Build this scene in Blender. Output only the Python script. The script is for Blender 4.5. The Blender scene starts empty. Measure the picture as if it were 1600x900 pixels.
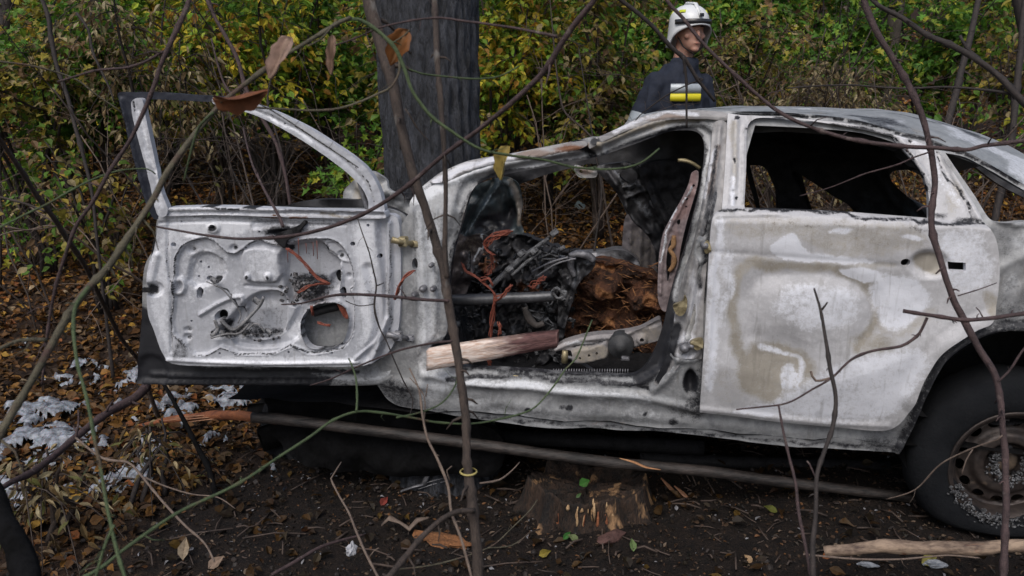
import bpy, math, random
import numpy as np
from mathutils import Vector, geometry, Matrix

# ---------------------------------------------------------------- camera, world, sun, exposure
SC = bpy.context.scene
COL = SC.collection
F = 1250.0
PITCH = math.radians(14.0)
CAM = np.array([0.0, -2.6, 1.57])
cam_d = bpy.data.cameras.new('camera')
cam = bpy.data.objects.new('camera', cam_d)
COL.objects.link(cam)
cam.location = CAM
cam.rotation_euler = (math.pi / 2 - PITCH, 0, 0)
cam_d.sensor_width = 36.0
cam_d.lens = F / 1600 * 36.0
cam_d.clip_start = 0.05
cam_d.clip_end = 500
cam_d.dof.use_dof = True
cam_d.dof.focus_distance = 2.7
cam_d.dof.aperture_fstop = 9.0
SC.camera = cam

world = bpy.data.worlds.new('World')
SC.world = world
world.use_nodes = True
wn = world.node_tree
bg = wn.nodes['Background']
sky = wn.nodes.new('ShaderNodeTexSky')
sky.sky_type = 'NISHITA'
sky.sun_disc = False
SUN_EL, SUN_AZ = math.radians(52), math.radians(200)
sky.sun_elevation = SUN_EL
sky.sun_rotation = SUN_AZ
sky.dust_density = 4.0
sky.ozone_density = 1.0
wn.links.new(sky.outputs[0], bg.inputs[0])
bg.inputs[1].default_value = 0.10
sun_d = bpy.data.lights.new('sun', 'SUN')
sun_d.energy = 1.4
sun_d.angle = math.radians(40)
sun_d.color = (1.0, 0.985, 0.965)
sun = bpy.data.objects.new('sun', sun_d)
COL.objects.link(sun)
sdir = Vector((math.sin(SUN_AZ) * math.cos(SUN_EL), math.cos(SUN_AZ) * math.cos(SUN_EL), math.sin(SUN_EL)))
sun.rotation_euler = sdir.to_track_quat('Z', 'Y').to_euler()
sun.location = (0, 0, 12)
SC.view_settings.view_transform = 'Standard'
SC.view_settings.look = 'None'
SC.view_settings.gamma = 1.0
SC.view_settings.exposure = 0.18

rng = np.random.default_rng(7)
random.seed(7)

# ---------------------------------------------------------------- geometry of the view
def ray(px):
    px = np.atleast_2d(np.asarray(px, float))
    a = (px[:, 0] - 800) / F
    b = (450 - px[:, 1]) / F
    cp, sp = math.cos(PITCH), math.sin(PITCH)
    return np.stack([a, cp + b * sp, -sp + b * cp], 1)

def at(X, Y, t):
    """world point on the ray of a reference point at depth t"""
    return CAM + ray([[X, Y]])[0] * t

YAW = math.radians(10)
UV = np.array([math.cos(YAW), -math.sin(YAW), 0])
VV = np.array([math.sin(YAW), math.cos(YAW), 0])

def to_car(px, s):
    """car-local coordinates (along, inward, up) at inward offset s; s is a number, an array or f(px, z)"""
    d = ray(px)
    if callable(s):
        z = np.full(len(d), 0.9)
        for _ in range(5):
            sv = s(np.atleast_2d(px), z)
            t = (sv - CAM @ VV) / (d @ VV)
            z = CAM[2] + t * d[:, 2]
    else:
        sv = s
    t = (sv - CAM @ VV) / (d @ VV)
    P = CAM + d * t[:, None]
    return np.stack([P @ UV, P @ VV, P[:, 2]], 1)

def ground_z(x, y):
    x = np.asarray(x, float); y = np.asarray(y, float)
    up = np.clip(y - 1.3, 0, None)
    z = 0.2 * (np.sqrt(up * up + 0.25) - 0.5)
    z = z + 0.13 * np.clip((x + 0.2) / 1.4, 0, 1) ** 2 * np.clip(1.6 - y, 0, 1)
    z = z + 0.35 * np.clip(y - 18, 0, None)
    p = np.stack([x * 0.9, y * 0.9, np.zeros_like(x)], -1).reshape(-1, 3)
    n = fbm(p, 3, 3).reshape(x.shape)
    return z + (n - 0.5) * 0.10 * np.clip((y + 0.5), 0.25, 1.5)

# ---------------------------------------------------------------- noise
def vn(p, seed=0):
    i = np.floor(p).astype(np.int64); f = p - i
    w = f * f * (3 - 2 * f)
    def h(a, b, c):
        v = (a * 374761393 + b * 668265263 + c * 1440662683 + seed * 974634777) & 0xffffffff
        v = ((v ^ (v >> 13)) * 1274126177) & 0xffffffff
        v = ((v ^ (v >> 16)) * 2246822519) & 0xffffffff
        return ((v ^ (v >> 15)) & 0xffffff) / float(0xffffff)
    x, y, z = i[:, 0], i[:, 1], i[:, 2]
    r = 0
    for dx in (0, 1):
        wx = w[:, 0] if dx else 1 - w[:, 0]
        for dy in (0, 1):
            wy = w[:, 1] if dy else 1 - w[:, 1]
            for dz in (0, 1):
                wz = w[:, 2] if dz else 1 - w[:, 2]
                r = r + wx * wy * wz * h(x + dx, y + dy, z + dz)
    return r

def fbm(p, octv=4, seed=0):
    p = np.asarray(p, float)
    if p.shape[1] == 2:
        p = np.concatenate([p, np.zeros((len(p), 1))], 1)
    a, s, r = 1.0, 0.0, 0
    for k in range(octv):
        r = r + a * vn(p * (2.03 ** k) + 17.3 * k, seed + k); s += a; a *= 0.5
    return r / s

def ridged(p, octv=4, seed=0):
    return 1 - np.abs(fbm(p, octv, seed) * 2 - 1) * 2

def sst(x):
    x = np.clip(x, 0, 1)
    return x * x * (3 - 2 * x)

# ---------------------------------------------------------------- 2D shapes
def curve(pts, step=4.0, closed=True):
    """Catmull-Rom through the points; a third value marks a sharp corner"""
    P = [np.array(p[:2], float) for p in pts]
    K = [len(p) > 2 for p in pts]
    n = len(P); out = []
    segs = n if closed else n - 1
    for i in range(segs):
        p1, p2 = P[i], P[(i + 1) % n]
        p0 = P[i - 1] if (closed or i > 0) else p1
        p3 = P[(i + 2) % n] if (closed or i + 2 < n) else p2
        if K[i]: p0 = p1
        if K[(i + 1) % n]: p3 = p2
        L = np.linalg.norm(p2 - p1)
        m = max(1, int(round(L / step)))
        m1 = (p2 - p0) * 0.5; m2 = (p3 - p1) * 0.5
        k1 = min(1, L / (np.linalg.norm(m1) + 1e-9)); k2 = min(1, L / (np.linalg.norm(m2) + 1e-9))
        m1 = m1 * k1; m2 = m2 * k2
        for j in range(m):
            t = j / m
            out.append((2*t**3-3*t**2+1)*p1 + (t**3-2*t**2+t)*m1 + (-2*t**3+3*t**2)*p2 + (t**3-t**2)*m2)
    if not closed: out.append(P[-1])
    return np.array(out)

def d_segs(p, A, B):
    best = np.full(len(p), 1e18)
    for a, b in zip(A, B):
        ab = b - a; l = ab @ ab + 1e-12
        t = np.clip(((p - a) @ ab) / l, 0, 1)
        q = p - a - t[:, None] * ab
        best = np.minimum(best, (q * q).sum(1))
    return np.sqrt(best)

def inside(p, poly):
    x, y = p[:, 0], p[:, 1]
    r = np.zeros(len(p), bool)
    n = len(poly)
    for i in range(n):
        x1, y1 = poly[i]; x2, y2 = poly[(i + 1) % n]
        if y1 == y2: continue
        c = ((y1 > y) != (y2 > y)) & (x < (x2 - x1) * (y - y1) / (y2 - y1) + x1)
        r ^= c
    return r

def sd(shape, p):
    """signed distance, negative inside"""
    k = shape[0]
    if k == 'e':
        _, cx, cy, rx, ry = shape[:5]
        q = p - (cx, cy)
        if len(shape) > 5:
            c, s = math.cos(shape[5]), math.sin(shape[5])
            q = np.stack([q[:, 0] * c + q[:, 1] * s, -q[:, 0] * s + q[:, 1] * c], 1)
        r = np.sqrt((q[:, 0] / rx) ** 2 + (q[:, 1] / ry) ** 2)
        return (r - 1) * min(rx, ry)
    if k == 'l':
        P = curve(shape[1], 12, False)
        return d_segs(p, P[:-1], P[1:]) - shape[2] * 0.5
    P = curve(shape[1], 10, True)
    d = d_segs(p, P, np.roll(P, -1, 0))
    return np.where(inside(p, P), -d, d)

def boxmask(shape, p, m):
    """indices near a shape, to save work"""
    if shape[0] == 'e':
        r = max(shape[3], shape[4])
        lo = np.array([shape[1] - r, shape[2] - r]); hi = np.array([shape[1] + r, shape[2] + r])
    else:
        Q = np.array([q[:2] for q in shape[1]], float); w = shape[2] if shape[0] == 'l' else 0
        lo, hi = Q.min(0) - w, Q.max(0) + w
    return np.where(((p > lo - m) & (p < hi + m)).all(1))[0]

def relief_of(ops, p):
    h = np.zeros(len(p))
    for shape, depth, soft in ops:
        i = boxmask(shape, p, soft + 6)
        if len(i): h[i] += depth * sst(0.5 - sd(shape, p[i]) / soft)
    return h

def stain_of(ops, p, warp=8.0, scale=30.0, seed=0):
    q = p + (np.stack([fbm(p / scale, 3, 11 + seed), fbm(p / scale + 50, 3, 12 + seed)], 1) - 0.5) * warp * 2
    S = np.zeros((len(p), 4))
    for op in ops:
        ch, shape, val, soft = op
        i = boxmask(shape, q, soft + 6)
        if len(i):
            v = val * sst(0.5 - sd(shape, q[i]) / soft)
            S[i, ch] = np.maximum(S[i, ch], v) if val > 0 else np.clip(S[i, ch] + v, 0, 1)
    return S

# ---------------------------------------------------------------- meshes
def link(o, parent=None):
    COL.objects.link(o)
    if parent is not None: o.parent = parent
    return o

def mesh_obj(name, V, Fc, mat=None, parent=None, smooth=True, attrs=None, mats=None, fmat=None):
    V = np.asarray(V, float)
    me = bpy.data.meshes.new(name)
    if isinstance(Fc, np.ndarray):
        n, k = Fc.shape
        me.vertices.add(len(V)); me.vertices.foreach_set('co', V.astype(np.float32).ravel())
        me.loops.add(n * k); me.loops.foreach_set('vertex_index', Fc.astype(np.int32).ravel())
        me.polygons.add(n); me.polygons.foreach_set('loop_start', np.arange(0, n * k, k, dtype=np.int32))
        me.update(calc_edges=True)
    else:
        me.from_pydata([tuple(v) for v in V], [], [tuple(f) for f in Fc])
    me.polygons.foreach_set('use_smooth', [smooth] * len(me.polygons))
    for m in (mats or ([mat] if mat else [])): me.materials.append(m)
    if fmat is not None: me.polygons.foreach_set('material_index', np.asarray(fmat, np.int32))
    if attrs:
        for an, arr in attrs.items():
            arr = np.asarray(arr, np.float32)
            if arr.ndim == 1:
                a = me.attributes.new(an, 'FLOAT', 'POINT'); a.data.foreach_set('value', arr)
            else:
                if arr.shape[1] == 3: arr = np.concatenate([arr, np.ones((len(arr), 1), np.float32)], 1)
                a = me.attributes.new(an, 'FLOAT_COLOR', 'POINT'); a.data.foreach_set('color', arr.ravel())
    me.validate()
    o = bpy.data.objects.new(name, me)
    return link(o, parent)

def cdt(outer, holes, step, jitter=0.25, extra=None):
    loops = [outer] + list(holes)
    lo, hi = outer.min(0), outer.max(0)
    nx = int((hi[0] - lo[0]) / step) + 2; ny = int((hi[1] - lo[1]) / (step * 0.87)) + 2
    gx, gy = np.meshgrid(np.arange(nx), np.arange(ny))
    G = np.stack([lo[0] + (gx + 0.5 * (gy % 2)) * step, lo[1] + gy * step * 0.87], -1).reshape(-1, 2)
    r = np.random.default_rng(5)
    G = G + r.uniform(-jitter, jitter, G.shape) * step
    k = inside(G, outer)
    G = G[k]
    for h in holes:
        m = ~inside(G, h); G = G[m]
    for l in loops:
        a, b = l.min(0) - step, l.max(0) + step
        i = np.where(((G > a) & (G < b)).all(1))[0]
        if len(i):
            d = d_segs(G[i], l, np.roll(l, -1, 0))
            G = np.delete(G, i[d < step * 0.55], 0)
    pts = np.concatenate(loops + [G]); E = []; o = 0
    for l in loops:
        n = len(l); E += [(o + i, o + (i + 1) % n) for i in range(n)]; o += n
    res = geometry.delaunay_2d_cdt([Vector(p) for p in pts], E, [], 0, 1e-4)
    V = np.array([tuple(v) for v in res[0]]); T = np.array([f for f in res[2] if len(f) == 3])
    c = V[T].mean(1)
    k = inside(c, outer)
    for h in holes: k &= ~inside(c, h)
    T = T[k]
    # one winding
    a, b, cc = V[T[:, 0]], V[T[:, 1]], V[T[:, 2]]
    ar = (b[:, 0]-a[:, 0])*(cc[:, 1]-a[:, 1]) - (b[:, 1]-a[:, 1])*(cc[:, 0]-a[:, 0])
    T[ar > 0] = T[ar > 0][:, ::-1]
    return V, T

def border(T):
    e = np.concatenate([T[:, [0, 1]], T[:, [1, 2]], T[:, [2, 0]]])
    key = np.sort(e, 1)
    _, idx, cnt = np.unique(key, axis=0, return_index=True, return_counts=True)
    return e[idx[cnt == 1]]

def panel(name, outer, holes=(), s=0.0, relief=(), stains=(), mat=None, parent=None, step=4.0, rim=0.012,
          crumple=(0.0, 40.0), fine=0.0, warp=8.0, seed=0, smooth_holes=True, inward=(0, 1, 0), mapper=None, hfun=None, back=False):
    O = curve(outer, step)
    H = []
    for h in holes:
        if isinstance(h, tuple) and h and h[0] == 'e':
            n = max(8, int(2 * math.pi * max(h[3], h[4]) / step)); a = np.arange(n) * 2 * math.pi / n
            c0, s0 = (math.cos(h[5]), math.sin(h[5])) if len(h) > 5 else (1, 0)
            ex, ey = np.cos(a) * h[3], np.sin(a) * h[4]
            H.append(np.stack([h[1] + ex * c0 - ey * s0, h[2] + ex * s0 + ey * c0], 1))
        else:
            H.append(curve(h, step))
    V2, T = cdt(O, H, step)
    h = relief_of(relief, V2)
    if hfun is not None: h = h + hfun(V2)
    if crumple[0]: h = h + (fbm(V2 / crumple[1], 3, 40 + seed) - 0.5) * 2 * crumple[0]
    if fine: h = h + (fbm(V2 / 7.0, 2, 60 + seed) - 0.5) * 2 * fine
    P = (mapper or to_car)(V2, s)
    inw = np.array(inward, float)
    P = P - h[:, None] * inw
    st = stain_of(stains, V2, warp, 30, seed)
    B = border(T)
    n = len(P)
    Fs = [T]
    Vs = [P]; Ss = [st]
    if rim:
        ids = np.unique(B); m = {v: i for i, v in enumerate(ids)}
        k = len(ids)
        Vs += [P[ids], P[ids] + inw * rim]; Ss += [st[ids], st[ids]]
        q = []
        for a, b in B:
            a1, b1 = n + m[a], n + m[b]
            q += [(b1, a1, a1 + k), (b1, a1 + k, b1 + k)]
        Fs.append(np.array(q))
        if back:
            nn = n + 2 * k
            Vs.append(P + inw * rim); Ss.append(st); Fs.append(T[:, ::-1] + nn)
    V = np.concatenate(Vs); S = np.concatenate(Ss)
    return mesh_obj(name, V, np.concatenate(Fs), mat, parent, True, {'stain': S[:, :3], 'rustiness': S[:, 3]})

def frame_axes(P):
    P = np.asarray(P, float)
    T = np.gradient(P, axis=0); T /= np.linalg.norm(T, axis=1)[:, None] + 1e-12
    N = np.zeros_like(P)
    a = np.array([0, 0, 1.0]) if abs(T[0, 2]) < 0.9 else np.array([0, 1.0, 0])
    n = np.cross(T[0], a); n /= np.linalg.norm(n)
    for i in range(len(P)):
        n = n - T[i] * (n @ T[i]); n /= np.linalg.norm(n) + 1e-12
        N[i] = n
    return T, N, np.cross(T, N)

class MB:
    def __init__(self): self.V = []; self.F = []; self.n = 0
    def add(self, V, Fc):
        V = np.asarray(V, float); self.V.append(V)
        self.F += [tuple(int(i) + self.n for i in f) for f in Fc]; self.n += len(V)
    def tube(self, P, R, seg=8, flat=1.0, rough=0.0, cap=True, seed=0):
        P = np.asarray(P, float); n = len(P)
        R = np.interp(np.linspace(0, 1, n), np.linspace(0, 1, len(np.atleast_1d(R))), np.atleast_1d(R))
        T, N, Bn = frame_axes(P)
        a = np.arange(seg) * 2 * math.pi / seg
        rr = np.ones((n, seg))
        if rough:
            q = np.stack(np.meshgrid(np.arange(n) * 0.35, np.arange(seg) * 0.9, indexing='ij') + [np.full((n, seg), seed * 3.7)], -1).reshape(-1, 3)
            rr = 1 + (vn(q, seed).reshape(n, seg) - 0.5) * 2 * rough
        V = P[:, None] + (R[:, None] * rr)[..., None] * (np.cos(a)[None, :, None] * N[:, None] + flat * np.sin(a)[None, :, None] * Bn[:, None])
        Fc = []
        for i in range(n - 1):
            for j in range(seg):
                k = (j + 1) % seg
                Fc.append((i*seg+j, i*seg+k, (i+1)*seg+k, (i+1)*seg+j))
        if cap: Fc += [tuple(range(seg))[::-1], tuple((n-1)*seg + j for j in range(seg))]
        self.add(V.reshape(-1, 3), Fc)
    def box(self, c, sz, rot=None, bev=0.0):
        x, y, z = np.array(sz) / 2
        b = min(bev, x * .9, y * .9, z * .9)
        if b <= 0:
            V = np.array([(i*x, j*y, k*z) for i in (-1, 1) for j in (-1, 1) for k in (-1, 1)])
            Fc = [(0,1,3,2),(4,6,7,5),(0,4,5,1),(2,3,7,6),(0,2,6,4),(1,5,7,3)]
        else:
            V = []; idx = {}
            for i in (-1, 1):
                for j in (-1, 1):
                    for k in (-1, 1):
                        for ax in range(3):
                            v = np.array([i*(x-b), j*(y-b), k*(z-b)]); v[ax] += b*(i, j, k)[ax]
                            idx[(i, j, k, ax)] = len(V); V.append(v)
            Fc = []
            for ax in range(3):
                o1, o2 = [q for q in range(3) if q != ax]
                for sg in (-1, 1):
                    f = []
                    for p1, p2 in ((-1,-1),(1,-1),(1,1),(-1,1)):
                        key = [0,0,0]; key[ax] = sg; key[o1] = p1; key[o2] = p2
                        f.append(idx[(*key, ax)])
                    Fc.append(tuple(f))
                for p1 in (-1, 1):
                    for p2 in (-1, 1):
                        a = [0,0,0]; a[o1] = p1; a[o2] = p2; a2 = a[:]; a[ax] = -1; a2[ax] = 1
                        Fc.append((idx[(*a, o1)], idx[(*a2, o1)], idx[(*a2, o2)], idx[(*a, o2)]))
            for i in (-1, 1):
                for j in (-1, 1):
                    for k in (-1, 1):
                        Fc.append((idx[(i,j,k,0)], idx[(i,j,k,1)], idx[(i,j,k,2)]))
            V = np.array(V)
        if rot is not None: V = V @ np.array(rot).T
        self.add(V + np.array(c), Fc)
    def lathe(self, prof, c=(0,0,0), axis='y', seg=48, close=False):
        """profile of (radius, along)"""
        a = np.arange(seg) * 2 * math.pi / seg; V = []
        for r, h in prof:
            p = np.stack([r*np.cos(a), np.full(seg, h), r*np.sin(a)], 1)
            if axis == 'z': p = p[:, [0, 2, 1]]
            if axis == 'x': p = p[:, [1, 0, 2]]
            V.append(p + np.array(c))
        n = len(prof); Fc = []
        for i in range(n if close else n - 1):
            for j in range(seg):
                k = (j+1) % seg; i2 = (i+1) % n
                Fc.append((i*seg+j, i*seg+k, i2*seg+k, i2*seg+j))
        self.add(np.concatenate(V), Fc)
    def build(self, name, mat, parent=None, smooth=True, attrs=None):
        V = np.concatenate(self.V)
        o = mesh_obj(name, V, self.F, mat, parent, smooth)
        return o

def rotm(axis, ang):
    return np.array(Matrix.Rotation(ang, 3, axis))

def tag(o, label=None, cat=None, group=None, kind=None):
    if label: o['label'] = label
    if cat: o['category'] = cat
    if group: o['group'] = group
    if kind: o['kind'] = kind
    return o

def empty(name, loc=(0, 0, 0), rz=0.0, **k):
    o = bpy.data.objects.new(name, None); o.empty_display_size = 0.1
    link(o); o.location = [float(c) for c in loc]; o.rotation_euler = (0, 0, rz)
    return tag(o, **k)

# ---------------------------------------------------------------- materials
class NT:
    def __init__(self, name):
        self.m = bpy.data.materials.new(name); self.m.use_nodes = True
        self.t = self.m.node_tree; self.b = self.t.nodes['Principled BSDF']
        self.tc = self.t.nodes.new('ShaderNodeTexCoord')
    def n(self, ty, **k):
        nd = self.t.nodes.new(ty)
        for a, b in k.items(): setattr(nd, a, b)
        return nd
    def l(self, a, b): self.t.links.new(a, b)
    def noise(self, scale, detail=4, rough=0.6, stretch=None, dist=0.0, src='Object'):
        nd = self.n('ShaderNodeTexNoise'); nd.inputs['Scale'].default_value = scale
        nd.inputs['Detail'].default_value = detail; nd.inputs['Roughness'].default_value = rough
        nd.inputs['Distortion'].default_value = dist
        if stretch:
            mp = self.n('ShaderNodeMapping'); mp.inputs['Scale'].default_value = stretch
            self.l(self.tc.outputs[src], mp.inputs[0]); self.l(mp.outputs[0], nd.inputs['Vector'])
        else: self.l(self.tc.outputs[src], nd.inputs['Vector'])
        return nd.outputs['Fac']
    def math(self, op, a, b=None, clamp=False):
        nd = self.n('ShaderNodeMath', operation=op); nd.use_clamp = clamp
        for i, v in enumerate((a, b)):
            if v is None: continue
            if isinstance(v, (int, float)): nd.inputs[i].default_value = v
            else: self.l(v, nd.inputs[i])
        return nd.outputs[0]
    def sharp(self, x, lo, hi):
        nd = self.n('ShaderNodeMapRange'); nd.inputs['From Min'].default_value = lo; nd.inputs['From Max'].default_value = hi
        nd.clamp = True
        self.l(x, nd.inputs['Value']); return nd.outputs[0]
    def mix(self, f, a, b, mode='MIX'):
        nd = self.n('ShaderNodeMix', data_type='RGBA', blend_type=mode)
        for i, v in ((0, f), (6, a), (7, b)):
            if isinstance(v, (int, float)): nd.inputs[i].default_value = v
            elif isinstance(v, tuple): nd.inputs[i].default_value = (*v, 1)
            else: self.l(v, nd.inputs[i])
        return nd.outputs[2]
    def attr(self, name):
        nd = self.n('ShaderNodeAttribute'); nd.attribute_name = name; return nd
    def bump(self, h, strength=0.3, dist=0.01):
        nd = self.n('ShaderNodeBump'); nd.inputs['Strength'].default_value = strength; nd.inputs['Distance'].default_value = dist
        self.l(h, nd.inputs['Height']); self.l(nd.outputs[0], self.b.inputs['Normal'])
    def col(self, c):
        if isinstance(c, tuple): self.b.inputs['Base Color'].default_value = (*c, 1)
        else: self.l(c, self.b.inputs['Base Color'])
    def rough(self, r):
        if isinstance(r, (int, float)): self.b.inputs['Roughness'].default_value = r
        else: self.l(r, self.b.inputs['Roughness'])

def mat_burnt(name, lo, hi, tan=(0.33, 0.29, 0.23), soot=(0.018, 0.019, 0.024), white=(0.62, 0.64, 0.68), rust=(0.16, 0.07, 0.035),
              metal=0.15, rough=0.55, speck=0.5, stretch=None, streak=0.0):
    k = NT(name)
    nm = k.noise(7, 5, 0.65, stretch, 0.6); nf = k.noise(70, 4, 0.7, stretch); ns = k.noise(260, 3, 0.6)
    c = k.mix(k.sharp(nm, 0.30, 0.70), lo, hi)
    c = k.mix(k.math('MULTIPLY', k.sharp(nf, 0.45, 0.75), .5), c, tuple(min(1, v * 1.25) for v in hi))
    sep = k.n('ShaderNodeSeparateColor'); k.l(k.attr('stain').outputs['Color'], sep.inputs[0])
    ru = k.attr('rustiness').outputs['Fac']
    amp = k.math('MULTIPLY', k.math('SUBTRACT', k.math('ADD', k.math('MULTIPLY', nf, 0.50), k.math('ADD', k.math('MULTIPLY', nm, 0.25), k.math('MULTIPLY', ns, 0.25))), 0.5), 1.9)
    def fac(a, w=2.2): return k.math('ADD', k.math('MULTIPLY', k.math('SUBTRACT', k.math('ADD', a, amp), 0.5), w), 0.5, True)
    c = k.mix(fac(sep.outputs[1], 1.9), c, k.mix(k.sharp(nm, .4, .65), tan, tuple(v * 0.78 for v in tan)))
    c = k.mix(fac(sep.outputs[2], 2.6), c, white)
    c = k.mix(fac(ru), c, rust)
    run = k.noise(42, 4, .65, (1, 1, .07), .4)
    c = k.mix(k.math('MULTIPLY', k.sharp(run, .56, .70), .3), c, tuple(v * .35 for v in tan))
    # dark specks and scorch freckles
    sp = k.math('MULTIPLY', k.sharp(ns, 0.66, 0.72), k.sharp(nm, 0.42, 0.6))
    c = k.mix(k.math('MULTIPLY', sp, speck), c, (0.05, 0.05, 0.055))
    c = k.mix(fac(sep.outputs[0], 2.6), c, soot)
    k.col(c); k.rough(k.math('ADD', k.math('MULTIPLY', nf, 0.3), rough - 0.1))
    k.b.inputs['Metallic'].default_value = metal
    k.bump(k.math('ADD', nf, k.math('MULTIPLY', ns, 0.5)), 0.25, 0.004)
    return k.m

def mat_plain(name, lo, hi, scale=12, rough=0.8, metal=0.0, bump=0.3, stretch=None, dist=0.01, spec=None, ramp=(0.35, 0.65), extra=None):
    k = NT(name)
    a = k.noise(scale, 5, 0.65, stretch, 0.3)
    b = k.noise(scale * 6, 4, 0.65, stretch)
    f = k.math('ADD', k.math('MULTIPLY', a, 0.6), k.math('MULTIPLY', b, 0.4))
    c = k.mix(k.sharp(f, *ramp), lo, hi)
    if extra:
        col, t0, t1, sc = extra
        c = k.mix(k.sharp(k.noise(sc, 4, 0.6, stretch), t0, t1), c, col)
    k.col(c); k.rough(rough); k.b.inputs['Metallic'].default_value = metal
    if spec is not None: k.b.inputs['Specular IOR Level'].default_value = spec
    if bump: k.bump(f, bump, dist)
    return k.m

def mat_leaf(name, rough=0.5, trans=0.38):
    k = NT(name)
    a = k.attr('leafcol').outputs['Color']
    n = k.noise(60, 3, 0.6)
    c = k.mix(k.math('MULTIPLY', k.sharp(n, .4, .7), 0.45), a, (0.03, 0.025, 0.012))
    k.col(c); k.rough(rough); k.b.inputs['Specular IOR Level'].default_value = 0.25
    tr = k.n('ShaderNodeBsdfTranslucent'); k.l(c, tr.inputs[0])
    mx = k.n('ShaderNodeMixShader'); mx.inputs[0].default_value = trans
    k.l(k.b.outputs[0], mx.inputs[1]); k.l(tr.outputs[0], mx.inputs[2])
    k.l(mx.outputs[0], k.t.nodes['Material Output'].inputs[0])
    return k.m

M_door_in = mat_burnt('scorched_inner_door', (0.40, 0.415, 0.455), (0.56, 0.575, 0.62), white=(0.78, 0.80, 0.85), speck=0.5)
M_shell = mat_burnt('scorched_body_steel', (0.15, 0.155, 0.165), (0.42, 0.43, 0.44), speck=0.8, white=(0.6, 0.62, 0.65))
M_pillar = mat_burnt('streaked_pillar_steel', (0.05, 0.055, 0.065), (0.40, 0.39, 0.39), stretch=(1, 1, .22), speck=0.8, tan=(0.27, 0.21, 0.18), white=(0.55, 0.56, 0.6))
M_pillar2 = mat_burnt('streaked_rail_steel', (0.05, 0.05, 0.055), (0.42, 0.41, 0.41), stretch=(.2, 1, 1), speck=0.8, tan=(0.27, 0.21, 0.18), white=(0.6, 0.61, 0.65))
M_rdoor = mat_burnt('ash_white_door_skin', (0.42, 0.42, 0.435), (0.56, 0.56, 0.58), tan=(0.40, 0.37, 0.32), white=(0.74, 0.76, 0.82), speck=0.35)
M_dark = mat_burnt('blackened_steel', (0.012, 0.012, 0.014), (0.05, 0.05, 0.055), white=(0.16, 0.17, 0.19), tan=(0.12, 0.09, 0.07), rough=0.5, metal=0.3)
M_roof = mat_burnt('dull_roof_steel', (0.20, 0.215, 0.225), (0.36, 0.375, 0.385), speck=0.6)
M_char = mat_plain('char', (0.005, 0.005, 0.006), (0.026, 0.026, 0.029), 25, 0.7, 0.0, 0.8, spec=.3)
M_soot_shade = mat_plain('soot_shade_black', (0.003, 0.003, 0.003), (0.010, 0.010, 0.011), 12, 0.95, 0, 0.6, spec=.08)  # matt near-black with underside shade put into the colour, shared with sooty parts
M_ash = mat_plain('grey_ash', (0.035, 0.035, 0.038), (0.19, 0.195, 0.205), 30, 0.9, 0, 0.8, ramp=(.4, .6))
M_grey = mat_plain('burnt_grey_metal', (0.09, 0.09, 0.10), (0.33, 0.33, 0.35), 14, 0.5, 0.5, 0.4)
M_zinc = mat_plain('yellowed_zinc', (0.16, 0.13, 0.07), (0.42, 0.36, 0.22), 30, 0.45, 0.5, 0.3)
M_wire = mat_plain('copper_wire', (0.12, 0.028, 0.018), (0.34, 0.10, 0.062), 40, 0.6, 0.1, 0.3)
M_rubber = mat_plain('burnt_tyre_rubber', (0.008, 0.009, 0.011), (0.013, 0.014, 0.016), 18, 0.9, 0, 0.6, spec=.12)
M_rim = mat_plain('heat_browned_steel', (0.025, 0.022, 0.022), (0.085, 0.066, 0.058), 9, 0.5, 0.5, 0.3, extra=((0.28, 0.21, 0.15), .58, .68, 7))
M_bark = mat_plain('brown_bark', (0.02, 0.015, 0.013), (0.085, 0.062, 0.05), 60, 0.8, 0, 0.9, stretch=(1, 1, 0.3), dist=0.006, extra=((.13, .12, .11), .62, .7, 30))
M_barkp = mat_plain('purple_brown_bark', (0.025, 0.016, 0.017), (0.095, 0.06, 0.06), 60, 0.75, 0, 0.8, dist=0.006, extra=((.14, .11, .10), .62, .7, 34))
M_barkg = mat_plain('green_bark', (0.03, 0.05, 0.02), (0.09, 0.125, 0.055), 60, 0.8, 0, 0.7, dist=0.006, extra=((.09, .065, .04), .58, .68, 18))
M_barko = mat_plain('olive_bark', (0.04, 0.035, 0.022), (0.13, 0.115, 0.075), 50, 0.8, 0, 0.8, dist=0.006, extra=((.08, .045, .035), .56, .66, 14))
M_barkd = mat_plain('dark_bark', (0.012, 0.010, 0.010), (0.045, 0.035, 0.032), 50, 0.8, 0, 0.6, dist=0.003)
M_pale = mat_plain('pale_dry_twig', (0.08, 0.055, 0.045), (0.21, 0.16, 0.125), 60, 0.8, 0, 0.5, dist=0.003)
M_leaf = mat_leaf('leaf')
M_litter = mat_leaf('dead_leaf', 0.6, 0.08)
# ================================================================ the burnt car
car = empty('burnt_car', (0, 0, 0), -YAW, label='burnt-out ash-white saloon car with its front door torn wide open, standing among the saplings', cat='car')

def side(off=0.0):
    """inward offset of the near flank: upright below the waistline, leaning in above it"""
    def f(px, z):
        return off + np.clip(z - 1.17, 0, None) * 0.5 + 0.05 * np.clip((0.75 - z) / 0.3, 0, 1) ** 2
    return f

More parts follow.
